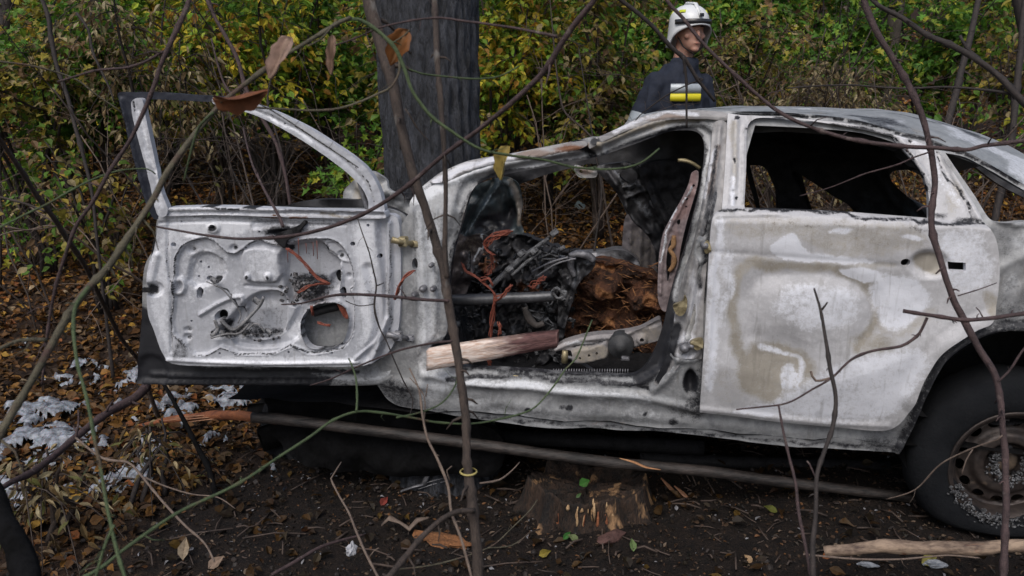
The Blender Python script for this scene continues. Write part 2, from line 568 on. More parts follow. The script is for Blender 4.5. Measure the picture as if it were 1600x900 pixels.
# front doorway edge
DOORWAY = [(697,513),(697,470),(701,430),(707,390),(716,360),(726,325),(735,300),(748,286),(775,277),(800,271),(850,262),(890,255),(933,246),(985,228),(1043,207),
    (1070,204),(1087,206),(1097,214),(1101,230),(1099,262),(1093,300),(1083,340),(1070,390),(1057,430),(1046,470),(1037,510),(1028,540),(1016,565),(1003,582),(985,590),
    (900,588),(800,581),(727,577),(690,573),(675,567),(669,556),(673,543),(690,533)]
REARWAY = [(1180,196,1),(1260,200),(1340,207),(1395,222),(1430,240),(1452,290),(1475,330,1),(1530,362),(1545,420),(1538,485),(1470,520),(1430,580),(1395,640),(1300,645),(1115,625,1),(1120,480),(1125,345),(1150,335,1),(1162,260)]
QUARTER = [(1477,239,1),(1509,246),(1547,266),(1600,297),(1650,325),(1690,346,1),(1600,346),(1558,347),(1545,340),(1526,311),(1504,279)]
body_out = [(640,330),(640,316),(655,296),(690,270),(730,252),(800,240),(860,228),(905,219),(925,214),(940,213),(973,198),(1000,185),(1033,177),(1075,174),(1110,174),
    (1155,174),(1220,176),(1290,181),(1340,188),(1407,206),(1440,212),(1488,231),(1520,242),(1600,288),(1680,330),(1760,344),(1850,348),(1960,356),(2040,390),(2060,480),(2040,600),(1960,668),(1775,700,1),
    (1765,660),(1738,600),(1700,553),(1650,526),(1600,517),(1560,519),(1517,533),(1478,560),(1456,594),(1428,658),(1403,707,1),
    (1300,701),(1200,694),(1093,680),(1030,674),(967,672),(920,668),(867,669),(800,662),(733,653),(667,641),(625,634),(604,622),(588,600),(577,590),(585,500),(600,400)]
relief = [
    (('p', [(640,330),(740,250),(930,215),(1090,174),(1160,174),(1165,330),(1105,560),(1095,640),(600,640)]), 0.0, 4),
    # flange round the doorway
    (('p', [(x + (-14 if x < 760 else (13 if x > 1010 else 0)), y + (-8 if y < 330 else (9 if y > 560 else 0))) for x, y in DOORWAY]), -0.022, 7),
    # sill rounding and rib
    (('l', [(668,585),(720,598),(800,603),(900,613),(1000,620),(1095,642)], 9), 0.016, 10),
    (('l', [(700,592),(800,596),(900,603),(1010,608)], 6), -0.012, 8),
    (('l', [(600,600),(700,610),(850,640),(1000,650),(1100,662),(1250,676),(1400,692)], 14), 0.01, 16),
    # pillar ribs
    (('l', [(1124,180),(1120,260),(1110,330),(1092,420),(1080,500),(1050,580),(1020,610)], 10), 0.014, 12),
    (('l', [(1108,260),(1098,330),(1078,400),(1062,470),(1050,530),(1030,575)], 5), -0.012, 6),
    (('l', [(740,285),(800,262),(870,248),(930,236),(985,214),(1040,193),(1090,188)], 7), -0.016, 9),
    (('l', [(700,285),(760,262),(830,248),(900,234),(940,224),(1000,199),(1060,184)], 8), 0.016, 10),
    (('l', [(900,222),(915,232),(925,246)], 8), -0.03, 9),
    (('l', [(930,212),(938,228),(944,240)], 6), 0.018, 7),
    # hinge pillar
    (('l', [(655,330),(662,420),(664,520),(660,600)], 12), 0.016, 16),
    (('l', [(690,330),(684,400),(682,480),(686,540)], 8), 0.012, 12),
    (('l', [(712,330),(700,400),(692,470),(692,520)], 5), 0.010, 6),
    (('e', 1072,545,30,22), 0.012, 8), (('e', 1073,545,20,14), -0.01, 4),
    (('e', 1098,390,16,22), 0.012, 6), (('e', 1098,390,9,13), -0.012, 4),
    (('e', 1079,597,8,17), -0.05, 8),
    (('e', 890,635,26,12), -0.01, 14), (('e', 735,618,34,12), -0.012, 14),
    # gap round the quarter opening and roof channel
    (('l', [(1150,178),(1220,180),(1290,185),(1340,192),(1407,210),(1440,217),(1488,236),(1520,248),(1600,294)], 5), -0.012, 6),
    (('l', [(1500,262),(1535,312),(1556,340),(1590,352)], 6), 0.008, 6),
    (('l', [(1403,705),(1428,656),(1456,592),(1478,557),(1517,529),(1560,514),(1600,512)], 8), 0.016, 8),
    (('l', [(1560,420),(1600,400),(1660,396)], 12), 0.01, 20), (('l', [(1575,470),(1600,430)], 10), -0.008, 20),
    (('l', [(1556,345),(1600,350),(1700,352)], 8), 0.012, 8),
]
stains = [
    (0, ('l', DOORWAY[7:18], 11), 1.0, 9), (0, ('l', DOORWAY[17:30], 8), .85, 9), (0, ('l', DOORWAY[29:38], 7), .75, 8),
    (0, ('l', [(1045,480),(1040,520),(1025,570),(1000,592)], 26), .9, 18),
    (0, ('l', [(700,592),(800,590),(900,597),(1010,604)], 8), .8, 8),
    (0, ('l', [(1122,225),(1114,300),(1104,360)], 8), .8, 10), (0, ('l', [(1090,420),(1075,500),(1068,520)], 6), .7, 9), (0, ('l', [(700,272),(770,250),(850,238)], 4), .7, 6), (0, ('l', [(655,300),(690,276)], 6), .6, 8), (0, ('p', [(590,590),(640,600),(660,640),(600,625)]), .6, 20), (0, ('l', [(640,636),(740,650),(860,662),(960,668),(1090,676),(1390,704)], 7), .7, 10), (3, ('l', [(860,655),(1000,664)], 8), .4, 14),
    (0, ('l', [(1111,560),(1096,610),(1085,640)], 40), .6, 30), (0, ('e', 1079,597,11,20), 1, 10),
    (0, ('l', [(1120,300),(1112,330),(1104,400),(1098,470)], 16), .65, 20),
    (0, ('l', [(1155,177),(1220,179),(1290,184),(1340,191),(1407,209),(1440,216),(1488,234),(1520,246),(1590,285)], 6), .95, 5),
    (0, ('l', [(900,222),(915,232),(928,246)], 14), .9, 16), (0, ('e', 1070,640,36,14), .5, 24),
    (0, ('l', [(620,630),(700,643),(850,655)], 10), .5, 16), (0, ('l', [(648,330),(650,400),(648,560)], 8), .5, 12),
    (0, ('l', [(1040,205),(1095,196),(1128,215),(1122,270)], 18), .55, 22),
    (0, ('l', [(1403,700),(1430,650),(1458,590),(1480,556),(1520,526),(1600,508),(1700,540),(1760,640)], 26), .72, 20),
    (0, ('l', [(1560,500),(1600,470),(1700,470)], 50), .5, 50), (0, ('e', 1570,380,20,26), .4, 30), (0, ('e', 1380,690,40,14), .6, 20),
    (0, ('e', 1240,690,60,10), .35, 20), (0, ('e', 890,637,8,6), .8, 4), (0, ('e', 878,634,6,4), .8, 4), (0, ('e', 825,640,7,5), .7, 4),
    (0, ('e', 1008,645,5,4), .8, 4), (0, ('e', 1052,658,7,5), .7, 4),
    (0, ('l', [(735,300),(712,370),(702,430),(700,500)], 8), .7, 8),
    (1, ('l', [(820,240),(870,232),(920,228),(990,202),(1050,187),(1100,184)], 13), .75, 14), (3, ('e', 905,228,26,10), .55, 12),
    (1, ('l', [(740,310),(726,350)], 14), .6, 14), (3, ('l', [(735,300),(722,345)], 4), .5, 6),
    (1, ('l', [(1112,240),(1106,330)], 12), .6, 14), (1, ('e', 1080,470,22,70), .35, 30),
    (2, ('l', [(650,310),(700,282),(760,262)], 24), .8, 18), (2, ('l', [(770,275),(850,257),(900,250)], 6), .8, 8),
    (2, ('l', [(1110,225),(1106,260),(1098,330)], 8), .7, 8), (2, ('l', [(1060,430),(1050,490)], 6), .8, 8),
    (2, ('l', [(668,590),(740,598),(820,603),(900,612),(1010,624)], 12), .75, 12),
    (2, ('p', [(650,340),(695,340),(690,420),(685,540),(720,600),(660,630),(648,560)]), .62, 30),
    (2, ('p', [(690,610),(860,640),(900,660),(760,650)]), .45, 26), (2, ('e', 1000,650,40,16), .4, 24), (2, ('e', 1055,540,30,60), .35, 30),
    (2, ('e', 1600,380,40,14), .5, 24), (2, ('e', 1585,450,18,30), .4, 24),
]
holes_b = [DOORWAY, REARWAY, QUARTER, ('e', 649, 412, 5, 9)]
panel('body_side', body_out, holes_b, side(), relief, stains, M_shell, car, 4.0, 0.03, (0.010, 46), 0.0012, 6, seed=1)

# windscreen pillar and door pillar skins read darker and streakier, as raised pressings of their own
panel('windscreen_pillar', [(700,283),(748,262),(800,252),(870,240),(905,233),(918,226),(912,220),(860,229),(800,241),(735,251),(696,267),(672,285)], (), side(-0.012),
      [(('l', [(690,282),(760,254),(830,243),(905,229)], 6), 0.01, 7)], [(3, ('e', 890,229,28,8), .7, 10), (2, ('l', [(680,284),(740,258),(800,248)], 14), .8, 10), (1, ('e', 840,240,50,7), .7, 8)],
      M_pillar2, car, 3.2, 0.02, (0.006, 18), 0.003, 7, seed=3)
panel('roof_rail', [(921,232),(941,222),(985,202),(1040,188),(1100,186),(1136,188),(1134,176),(1075,172),(1033,175),(1000,184),(973,197),(940,212),(924,218)], (), side(-0.012),
      [(('l', [(925,226),(975,204),(1040,182),(1135,182)], 6), 0.008, 8)], [(2, ('l', [(960,205),(1030,178),(1090,177)], 9), .7, 10), (0, ('e', 930,224,9,8), .8, 8), (1, ('e', 1040,184,50,5), .7, 8)],
      M_pillar2, car, 3.2, 0.02, (0.005, 20), 0.002, 7, seed=4)
panel('door_pillar', [(1116,192),(1135,192),(1136,230),(1133,290),(1128,328),(1113,338),(1106,400),(1100,470),(1097,560),(1088,560),(1072,560),(1058,575),(1040,596),(1022,600),(1036,570),(1047,535),(1057,480),(1068,430),(1082,385),(1095,330),(1103,285),(1110,240)],
      (), side(-0.010), [(('l', [(1124,200),(1118,270),(1104,340),(1088,420),(1076,490),(1062,545)], 6), 0.012, 8), (('l', [(1112,260),(1098,340),(1080,410),(1066,480)], 4), -0.012, 5),
      (('e', 1072,545,24,18), 0.012, 6), (('e', 1072,545,15,10), -0.014, 4), (('e', 1098,390,11,20), -0.012, 5)],
      [(0, ('l', [(1116,230),(1110,310),(1097,380),(1090,450)], 9), .75, 12), (0, ('l', [(1054,510),(1045,560),(1028,595)], 16), .95, 14), (2, ('l', [(1113,235),(1108,262),(1101,310)], 6), .95, 6),
       (2, ('l', [(1060,440),(1052,500)], 4), .9, 5), (1, ('l', [(1118,230),(1110,300)], 10), .7, 9), (2, ('e', 1085,470,12,50), .6, 16), (2, ('e', 1072,540,20,30), .55, 14)],
      M_pillar, car, 3.2, 0.02, (0.005, 16), 0.0025, 7, seed=5)
for (x, y, r) in ((1102,384,7),(1070,545,8),(1080,541,6),(660,452,6),(676,452,5),(673,415,4),(647,461,5)):
    mb = MB(); p = to_car([(x, y)], side(-0.035))[0]
    mb.lathe([(0.001,-.012),(r*.0012,-.011),(r*.0016,-.004),(r*.0021,0),(r*.0021,.02)], p, 'y', 10)
    mb.build('bolt', M_grey, car)
# yellowed striker plates and hinges left on the pillars
for pts in ([(1100,380),(1108,378),(1111,392),(1102,396)], [(1052,477),(1066,472),(1070,462),(1074,470),(1072,486),(1064,494),(1056,490)], [(1078,535),(1097,530),(1098,543),(1088,547)], ):
    panel('striker_plate', pts, (), side(-0.04), [(('l', [pts[0], pts[2]], 4), 0.006, 4)], (), M_zinc, car, 2.5, 0.02, (0.003, 6))
for (x0, y0, x1, y1) in ((612,374,648,381),(604,522,640,528)):
    m = MB(); a = to_car([(x0, y0)], -0.06)[0]; b = to_car([(x1, y1)], -0.005)[0]
    m.tube([a, (a + b) / 2 + (0, -.012, 0), b], [.011, .010, .008], 8, 1, .15)
    m.box((a + b) / 2, (0.03, .03, .034), bev=.004); m.box(b, (0.03, .02, .022), bev=.003)
    m.build('hinge', M_zinc if y0 < 400 else M_grey, car)

# ---------------------------------------------------------------- rear door
rdoor_out = [(1137,177,1),(1160,180),(1220,183),(1290,189),(1340,196),(1395,210),(1420,217),(1445,226),(1468,238),(1478,254),(1500,285),(1522,318),(1537,347,1),
    (1552,372),(1558,417),(1553,473),(1545,500),(1520,512),(1467,547),(1440,590),(1425,628),(1407,655),(1388,667),(1360,669),(1300,664),(1200,654),(1093,641,1),(1097,580),(1103,480),(1107,400),(1111,350),(1116,334),(1128,328,1),(1133,260)]
rwin = [(1163,325,1),(1166,260),(1167,205),(1171,192),(1182,185),(1207,184),(1260,188),(1340,201),(1393,213,1),(1428,253),(1449,290),(1452,342,1),(1350,334),(1273,329)]
rel = [
    (('p', [(1111,336),(1250,334),(1450,346),(1537,353),(1700,372),(1700,720),(1000,720),(1040,500)]), 0.018, 7),
    (('l', [(1120,336),(1250,333),(1450,346),(1534,352)], 4), 0.006, 5),
    (('l', [(1112,392),(1200,398),(1330,408),(1400,414)], 4), -0.004, 12),
    (('e', 1449,411,27,19), -0.020, 13),
    (('p', [(1408,403),(1420,403),(1420,415),(1408,415)]), 0, 3),
    (('l', [(1172,520),(1170,470),(1185,435),(1230,428),(1300,430),(1352,455),(1365,495),(1345,530)], 20), -0.010, 34),
    (('e', 1265,480,70,36), 0.010, 50), (('e', 1205,565,52,46), -0.012, 40), (('e', 1400,470,50,40), -0.008, 50),
    (('l', [(1425,620),(1445,580),(1470,545),(1520,512),(1550,500)], 30), 0.012, 24),
    (('l', [(1095,636),(1200,648),(1300,658),(1385,661)], 6), 0.006, 7),
    (('l', [(1104,600),(1110,480),(1118,350)], 5), 0.005, 6),
    (('l', [(1110,560),(1250,600),(1400,560),(1500,480)], 20), 0.008, 60),
    # window frame pressings
    (('l', [(1150,184),(1148,260),(1143,326)], 9), 0.010, 6), (('l', [(1162,196),(1160,325)], 3), 0.008, 4),
    (('l', [(1398,218),(1432,262),(1454,300),(1458,342)], 4), -0.010, 5), (('l', [(1405,214),(1440,262),(1460,300)], 3), 0.010, 4),
    (('l', [(1466,240),(1486,280),(1510,318),(1524,348)], 4), -0.008, 5), (('l', [(1474,246),(1496,284),(1530,342)], 4), 0.008, 5),
    (('e', 1148,250,3,3), -0.008, 2), (('e', 1146,300,3,3), -0.008, 2), (('e', 1151,182,3,3), -0.008, 2), (('e', 1421,222,4,3), -0.008, 2),
    (('e', 1480,548,70,40), 0.006, 60), (('e', 1200,380,60,16), 0.004, 40),
]
st = [
    (1, ('p', [(1118,345),(1250,342),(1440,352),(1440,392),(1300,398),(1240,372),(1150,372)]), .50, 26),
    (1, ('l', [(1160,560),(1145,500),(1150,440),(1172,412),(1240,414),(1310,420),(1360,446),(1372,490),(1352,520),(1338,545)], 18), .78, 16),
    (1, ('e', 1210,578,62,46), .8, 18), (1, ('l', [(1370,512),(1420,515),(1450,490)], 22), .55, 22), (1, ('e', 1360,535,40,18), .62, 20),
    (1, ('e', 1545,478,12,26), .7, 10), (1, ('e', 1449,411,26,18), .98, 10), (1, ('p', [(1205,610),(1320,600),(1340,640),(1220,650)]), .42, 26),
    (1, ('e', 1140,600,30,34), .3, 20), (1, ('p', [(1250,398),(1400,408),(1395,420),(1250,412)]), .5, 8),
    (2, ('p', [(1203,382),(1240,364),(1258,386),(1300,394),(1370,404),(1300,408),(1225,402)]), .92, 12), (2, ('p', [(1310,418),(1352,414),(1375,430),(1350,438)]), .85, 8),
    (2, ('e', 1275,478,72,38), .62, 24), (2, ('l', [(1124,350),(1118,430),(1113,520),(1110,600)], 18), .72, 16), (2, ('l', [(1135,400),(1140,440),(1120,500)], 20), .6, 22),
    (2, ('p', [(1365,430),(1440,440),(1450,480),(1400,520),(1370,500)]), .75, 22), (2, ('p', [(1180,630),(1320,560),(1440,540),(1420,620),(1370,655),(1200,648)]), .68, 34),
    (2, ('e', 1232,590,14,22), .72, 10), (2, ('l', [(1190,540),(1250,560),(1245,600)], 10), .7, 10), (2, ('e', 1195,640,50,6), .8, 8),
    (2, ('p', [(1460,356),(1520,358),(1548,400),(1540,450),(1480,450),(1470,400)]), .58, 24), (2, ('e', 1425,370,16,5), .8, 6), (2, ('e', 1310,356,20,5), .7, 6),
    (2, ('l', [(1405,208),(1440,232),(1470,262)], 12), .6, 14), (2, ('l', [(1470,270),(1500,320)], 16), .5, 14), (2, ('l', [(1145,275),(1145,320)], 10), .7, 10),
    (0, ('l', [(1120,331),(1250,331),(1350,337),(1450,345),(1534,350)], 5), .9, 6), (0, ('l', [(1167,200),(1190,186),(1260,191),(1340,204),(1393,216)], 8), .85, 8),
    (0, ('l', [(1398,216),(1432,262),(1454,300)], 3), 1.0, 2.5), (0, ('l', [(1466,240),(1486,280),(1510,318),(1524,348)], 2.5), .95, 3),
    (0, ('e', 1151,182,3,3), 1, 2), (0, ('e', 1148,250,3,3), 1, 2), (0, ('e', 1151,312,3,3), 1, 2), (0, ('e', 1421,222,4,3), 1, 2), (0, ('e', 1465,333,18,8), .6, 14), (0, ('e', 1510,345,26,5), .7, 8),
    (1, ('l', [(1149,190),(1148,260),(1145,290)], 12), .6, 10), (1, ('e', 1490,310,14,30), .55, 14),
    (0, ('e', 1270,350,60,4), .35, 20), (0, ('e', 1440,355,26,6), .4, 12),
]
h_small = [('e', 1413, 408.5, 8, 6), [(1478,407,1),(1505,408,1),(1505,421,1),(1479,420,1)]]
rd = panel('rear_door', rdoor_out, [rwin] + h_small, side(-0.022), rel, st, M_rdoor, car, 3.3, 0.022, (0.006, 60), 0.0006, 9, seed=8)
panel('door_shade_sheet', [(1400,395,1),(1515,395,1),(1515,430,1),(1400,430,1)], (), side(0.01), (), (), M_char, rd, 10, 0.002)  # black backing sheet stands in for the dark behind the handle holes
# inner rail seen through the top of the window
panel('headlining_rail', [(1160,176),(1240,182),(1340,196),(1400,214),(1400,236),(1330,216),(1230,206),(1160,206)], (), side(0.09), [(('l', [(1160,196),(1260,200),(1380,216)], 6), .012, 8)],
      [(0, ('e', 1330,205,60,10), .6, 14)], M_dark, car, 5, 0.01, (0.01, 20), .002)

# ---------------------------------------------------------------- roof
Xn = [960, 1000, 1040, 1100, 1153, 1220, 1287, 1340, 1407, 1440, 1488, 1520, 1600, 1680, 1760]
Yn = [204, 188, 180, 178, 177, 178, 182, 189, 206, 213, 232, 243, 289, 331, 346]
Xs = [960, 1000, 1033, 1087, 1150, 1220, 1300, 1360, 1400, 1453, 1493, 1533, 1560, 1600, 1680, 1760]
Ys = [210, 190, 174, 165, 163, 164, 164, 165, 171, 187, 199, 217, 235, 257, 300, 332]
Pn = to_car(np.stack([np.linspace(960, 1740, 80), np.interp(np.linspace(960, 1740, 80), Xn, Yn)], 1), side(0.004))
pk = np.stack([np.linspace(700, 1960, 160), np.interp(np.linspace(700, 1960, 160), Xs, Ys)], 1)
Pk = to_car(pk, 0.78)
zs = np.interp(Pn[:, 0], Pk[:, 0], Pk[:, 2])
kk = np.linspace(0, 1, 34)
V = []
for i in range(80):
    zn = Pn[i, 2]; zc = max(zs[i], zn + 0.01)
    for k in kk:
        s = Pn[i, 1] + k * (1.42 - 2 * 0.0 - Pn[i, 1] + .0)
        c = math.sin(math.pi * min(k * 1.0, 1)) ** 0.75 if 0 < k < 1 else 0
        V.append((Pn[i, 0] + 0.06 * (k - k * k), s, zn + (zc - zn) * c - .02 * k))
V = np.array(V)
V[:, 2] += (fbm(V * (5, 5, 0), 3, 77) - 0.5) * 0.02 * np.clip((V[:, 1] - 0.3) * 6, 0, 1)
idx = np.arange(80 * 34).reshape(80, 34)
Fq = np.stack([idx[:-1, :-1], idx[1:, :-1], idx[1:, 1:], idx[:-1, 1:]], -1).reshape(-1, 4)
sp = np.zeros((len(V), 4)); nn = fbm(V * 7, 3, 5)
sp[:, 0] = sst((fbm(V * (6, 14, 0), 3, 15) - .56) * 7) * .6; sp[:, 2] = sst((nn - .52) * 6) * .6; sp[:, 1] = sst((.46 - nn) * 6) * .5
V2 = np.concatenate([V, V - (0, 0, 0.02)]); F2 = np.concatenate([Fq, Fq[:, ::-1] + len(V)])
mesh_obj('roof', V2, F2, M_roof, car, True, {'stain': np.concatenate([sp, sp])[:, :3], 'rustiness': np.zeros(2 * len(V))})

# ---------------------------------------------------------------- far side of the shell
far = [(770,300),(800,262),(880,240),(960,210),(1060,186),(1200,184),(1340,196),(1420,205),(1500,232),(1580,278),(1660,330),(1760,352),(1850,356),(1950,380),(1960,560),(1900,640),(1000,640),(760,620),(740,450)]
fholes = [[(798,290,1),(814,287),(842,277),(890,263),(930,256),(945,272),(955,290),(968,310),(980,340),(984,400),(960,412),(880,425),(800,430),(775,400)],
    [(1150,266,1),(1168,266),(1176,292),(1184,327,1),(1150,327,1)], [(1172,258,1),(1196,258,1),(1206,280),(1216,304),(1222,332,1),(1188,332,1)],
    [(1254,276,1),(1263,274),(1300,296),(1340,321),(1356,340,1),(1272,340,1),(1261,304)],
    [(1391,274),(1400,267),(1432,265),(1462,262),(1470,330),(1440,318),(1400,296)],
    [(1482,251),(1505,254),(1525,262),(1560,288),(1600,309),(1660,336),(1650,356),(1540,352),(1500,300)]]
panel('far_side_frame', far, fholes, 1.40, [(('l', [(1170,300),(1200,330)], 8), .02, 10)], [(2, ('l', [(1391,276),(1400,294),(1440,318),(1470,332)], 5), .95, 4)], M_dark, car, 6, 0.05, (0.02, 30), .004)
panel('far_pillar_foot', [(978,338),(1000,350),(1022,376),(1036,400),(1040,445),(974,445),(972,390)], (), 1.28, [(('l', [(1002,360),(998,440)], 6), .02, 8), (('l', [(1018,380),(1018,440)], 5), -.02, 6), (('l', [(986,350),(982,440)], 4), .015, 6)],
      [(1, ('e', 1005,400,30,50), .35, 20), (0, ('l', [(1026,390),(1028,440)], 9), .9, 6), (0, ('e', 984,376,2,2), 1, 2)], mat_burnt('mauve_steel', (0.09, 0.085, 0.095), (0.21, 0.19, 0.20)), car, 3.5, 0.03, (0.012, 12), .002)
panel('far_sill', [(890,402),(930,396),(978,392),(1000,420),(960,436),(900,430)], (), 1.22, (), (), M_grey, car, 4, 0.1, (0.03, 12), .004)
# door bracket hanging under the windscreen pillar
panel('hanging_bracket', [(898,258),(915,262),(931,264),(932,276),(918,278),(905,277),(899,270)], [('e', 908, 268, 3, 3)], 0.5, [(('l', [(900,262),(930,270)], 4), .01, 4)], [(1, ('e', 915,268,14,8), .8, 8)], M_pillar, car, 3, 0.01, (0.004, 8), .002)

# closed cabin: floor, bulkhead and rear shelf in blackened steel
def slab(name, u0, u1, s0, s1, z, amp, mat, n=40, parent=car, tilt=0.0):
    g = np.stack(np.meshgrid(np.linspace(u0, u1, n), np.linspace(s0, s1, n // 2), indexing='ij'), -1).reshape(-1, 2)
    V = np.concatenate([g, np.full((len(g), 1), z)], 1)
    V[:, 2] += (fbm(V * 9, 4, 31) - 0.5) * amp + tilt * (V[:, 0] - u0)
    ii = np.arange(n * (n // 2)).reshape(n, n // 2)
    q = np.stack([ii[:-1, :-1], ii[1:, :-1], ii[1:, 1:], ii[:-1, 1:]], -1).reshape(-1, 4)
    return mesh_obj(name, V, q, mat, parent, True)
slab('floor_pan', -0.55, 1.9, 0.06, 1.38, 0.52, 0.10, M_char, 60)
slab('rear_shelf', 1.25, 1.75, 0.2, 1.36, .98, 0.08, M_char, 40)
o = slab('underbody', -1.1, 2.2, 0.04, 1.40, 0.44, 0.05, M_soot_shade, 40)
panel('bulkhead', [(560,340),(640,330),(700,340),(770,390),(880,410),(900,640),(560,640)], (), 0.95, (), (), M_char, car, 8, 0.02, (0.12, 22), .02)

# leaning front seat skeletons
panel('seat_back', [(932,264),(955,256),(985,255),(1010,272),(1034,312),(1052,352),(1066,372),(1040,398),(1026,392),(1012,368),(990,346),(976,326),(962,300)], [[(985,262),(996,272),(990,288),(976,284),(968,272)]], 0.80,
      [(('l', [(950,268),(972,300),(985,335),(1012,362)], 6), .03, 8), (('l', [(985,258),(1010,300),(1034,350)], 6), .03, 8), (('l', [(975,292),(1000,286)], 5), .03, 6), (('l', [(980,308),(1008,296)], 5), .03, 6)],
      [(2, ('l', [(980,300),(1000,320),(1010,340)], 14), .55, 14), (2, ('l', [(955,268),(975,292)], 4), .8, 5), (2, ('l', [(978,291),(1000,286)], 4), .8, 4)], M_dark, car, 3.5, 0.06, (0.03, 14), .006)
panel('seat_back', [(1000,262),(1050,250),(1094,262),(1090,300),(1066,340),(1052,372),(1036,350),(1015,305)], (), 0.45, [(('l', [(1010,270),(1030,320),(1050,360)], 5), .03, 8)], (), M_char, car, 4, 0.08, (0.04, 20), .005)
panel('rear_seat', [(1166,200),(1240,205),(1330,216),(1390,236),(1388,266),(1392,284),(1430,318),(1452,345),(1460,420),(1340,420),(1340,336),(1300,305),(1262,280),(1238,268),(1262,330),(1262,420),(1224,420),(1214,292),(1195,262),(1166,250)], (), 1.05,
      [(('l', [(1200,225),(1260,232),(1320,250)], 10), .03, 14), (('l', [(1366,268),(1400,320),(1430,345)], 8), .03, 10)], [(2, ('l', [(1357,281),(1372,296)], 3), .8, 3)], M_char, car, 5, 0.08, (0.05, 24), .006)
for pts, w in (([(1168,262),(1178,300),(1186,330)], 7), ([(1205,262),(1222,300),(1236,338)], 16), ([(1240,270),(1256,300),(1268,338)], 14)):
    m = MB(); P = to_car(curve(pts, 8, False), 1.2); m.tube(P, [w * .5 / 340.0], 7, .5, .2); m.build('seat_strut', M_char, car)
m = MB(); m.tube(to_car(curve([(1000,262),(1012,278),(1022,290)], 5, False), .5), [.003], 5); m.build('seat_wire', M_grey, car)
m = MB(); m.tube(to_car(curve([(1059,250),(1070,251),(1082,255),(1094,263)], 4, False), .2), [.007, .006], 7, 1, .2); m.build('belt_guide', M_zinc, car)

# inner pillar trim plate, mauve-brown, with its belt hose
panel('inner_pillar_plate', [(1081,271),(1091,268),(1090,288),(1082,316),(1072,350),(1063,390),(1058,425),(1052,455),(1046,470),(1042,486),(1034,484),(1028,466),(1028,430),(1030,398),(1036,366),(1048,342),(1066,310),(1076,288)],
      [('e', 1084, 290, 2.2, 2.2), ('e', 1073, 311, 2.6, 2.2), ('e', 1072, 323, 1.6, 1.6), [(1058,345),(1063,343),(1062,351),(1059,352)], [(1044,385),(1050,372),(1053,376),(1049,395),(1048,420),(1043,440),(1041,412)]], 0.10,
      [(('l', [(1080,290),(1060,332),(1042,366),(1034,410),(1032,460)], 3), .012, 4), (('l', [(1086,300),(1070,360),(1056,430)], 4), .01, 5)],
      [(1, ('p', [(1081,271),(1091,268),(1086,310),(1075,340),(1050,345),(1070,300)]), .75, 12), (1, ('e', 1056,380,7,40), .6, 14), (0, ('e', 1046,420,12,34), .4, 16), (2, ('l', [(1080,292),(1058,332),(1040,366),(1031,410)], 3), .9, 3)],
      mat_burnt('mauve_plate', (0.13, 0.10, 0.11), (0.30, 0.25, 0.25), tan=(0.26, 0.175, 0.17)), car, 2.6, 0.02, (0.004, 10), .002)
m = MB(); m.tube(to_car(curve([(1053,368),(1052,384),(1046,390),(1053,400),(1052,414),(1045,424)], 4, False), .09), [.008, .007, .009, .006], 8, 1, .3); m.build('belt_hose', mat_plain('rust_tan', (0.12, .06, .03), (.38, .22, .10), 30, .8), car)

# ---------------------------------------------------------------- wreckage of dashboard and footwell
sheet = mat_burnt('melted_windscreen_sheet', (0.02, 0.028, 0.032), (0.055, 0.072, 0.08), tan=(0.22, 0.19, 0.16), white=(0.25, 0.30, 0.33), rough=0.3, metal=0.0, stretch=(1, 1, .25))
panel('sagging_windscreen', [(733,296),(760,283),(786,276),(800,279),(812,290),(816,320),(814,348),(818,365),(790,362),(770,360),(740,366),(728,369),(719,364),(722,345),(727,318)], (), 0.20,
      [(('l', [(784,280),(765,310),(735,360)], 8), .02, 14), (('l', [(770,285),(742,330),(724,362)], 5), -.015, 10), (('l', [(795,285),(808,320),(812,355)], 8), .02, 10), (('e', 796,335,10,16), -.05, 14), (('e', 760,352,24,12), -.03, 20)],
      [(0, ('e', 797,335,9,15), .9, 10), (0, ('p', [(745,345),(790,330),(800,362),(740,364)]), .8, 16), (1, ('l', [(796,280),(808,300),(813,350)], 9), .85, 9), (2, ('l', [(784,284),(768,310),(738,352),(727,365)], 3), .7, 3), (2, ('e', 790,283,14,7), .5, 9)],
      sheet, car, 3, 0.01, (0.02, 16), .004, 5)
panel('footwell_panel', [(700,372),(735,366),(764,372),(752,400),(735,440),(722,470),(700,470)], (), 0.3, [(('l', [(726,400),(740,430)], 10), .02, 14)], [(1, ('e', 735,385,24,18), .3, 20), (2, ('l', [(748,392),(742,410)], 4), .9, 4), (2, ('l', [(757,368),(754,392)], 3), .8, 3)],
      mat_burnt('brown_dark_steel', (0.03, 0.028, 0.032), (0.09, 0.075, 0.075), rough=.3, metal=.4), car, 3.5, 0.02, (0.02, 16), .004)
char_out = [(699,440),(705,380),(760,362),(800,352),(822,366),(862,384),(905,394),(925,404),(915,430),(880,460),(875,500),(870,540),(860,592),(690,592),(690,500)]
panel('dashboard_remains', char_out, (), 0.52, [(('e', 780,420,40,30), .06, 40), (('e', 850,440,30,40), .08, 40), (('e', 760,540,70,30), .05, 30)],
      [(2, ('e', 750,540,50,20), .42, 40), (2, ('e', 850,500,18,16), .4, 20), (3, ('e', 835,446,28,16), .75, 18), (3, ('e', 765,410,16,16), .7, 16), (2, ('e', 810,512,14,8), .6, 9)],
      M_dark, car, 2.8, 0.05, (0.07, 11), .03, 8, seed=21)
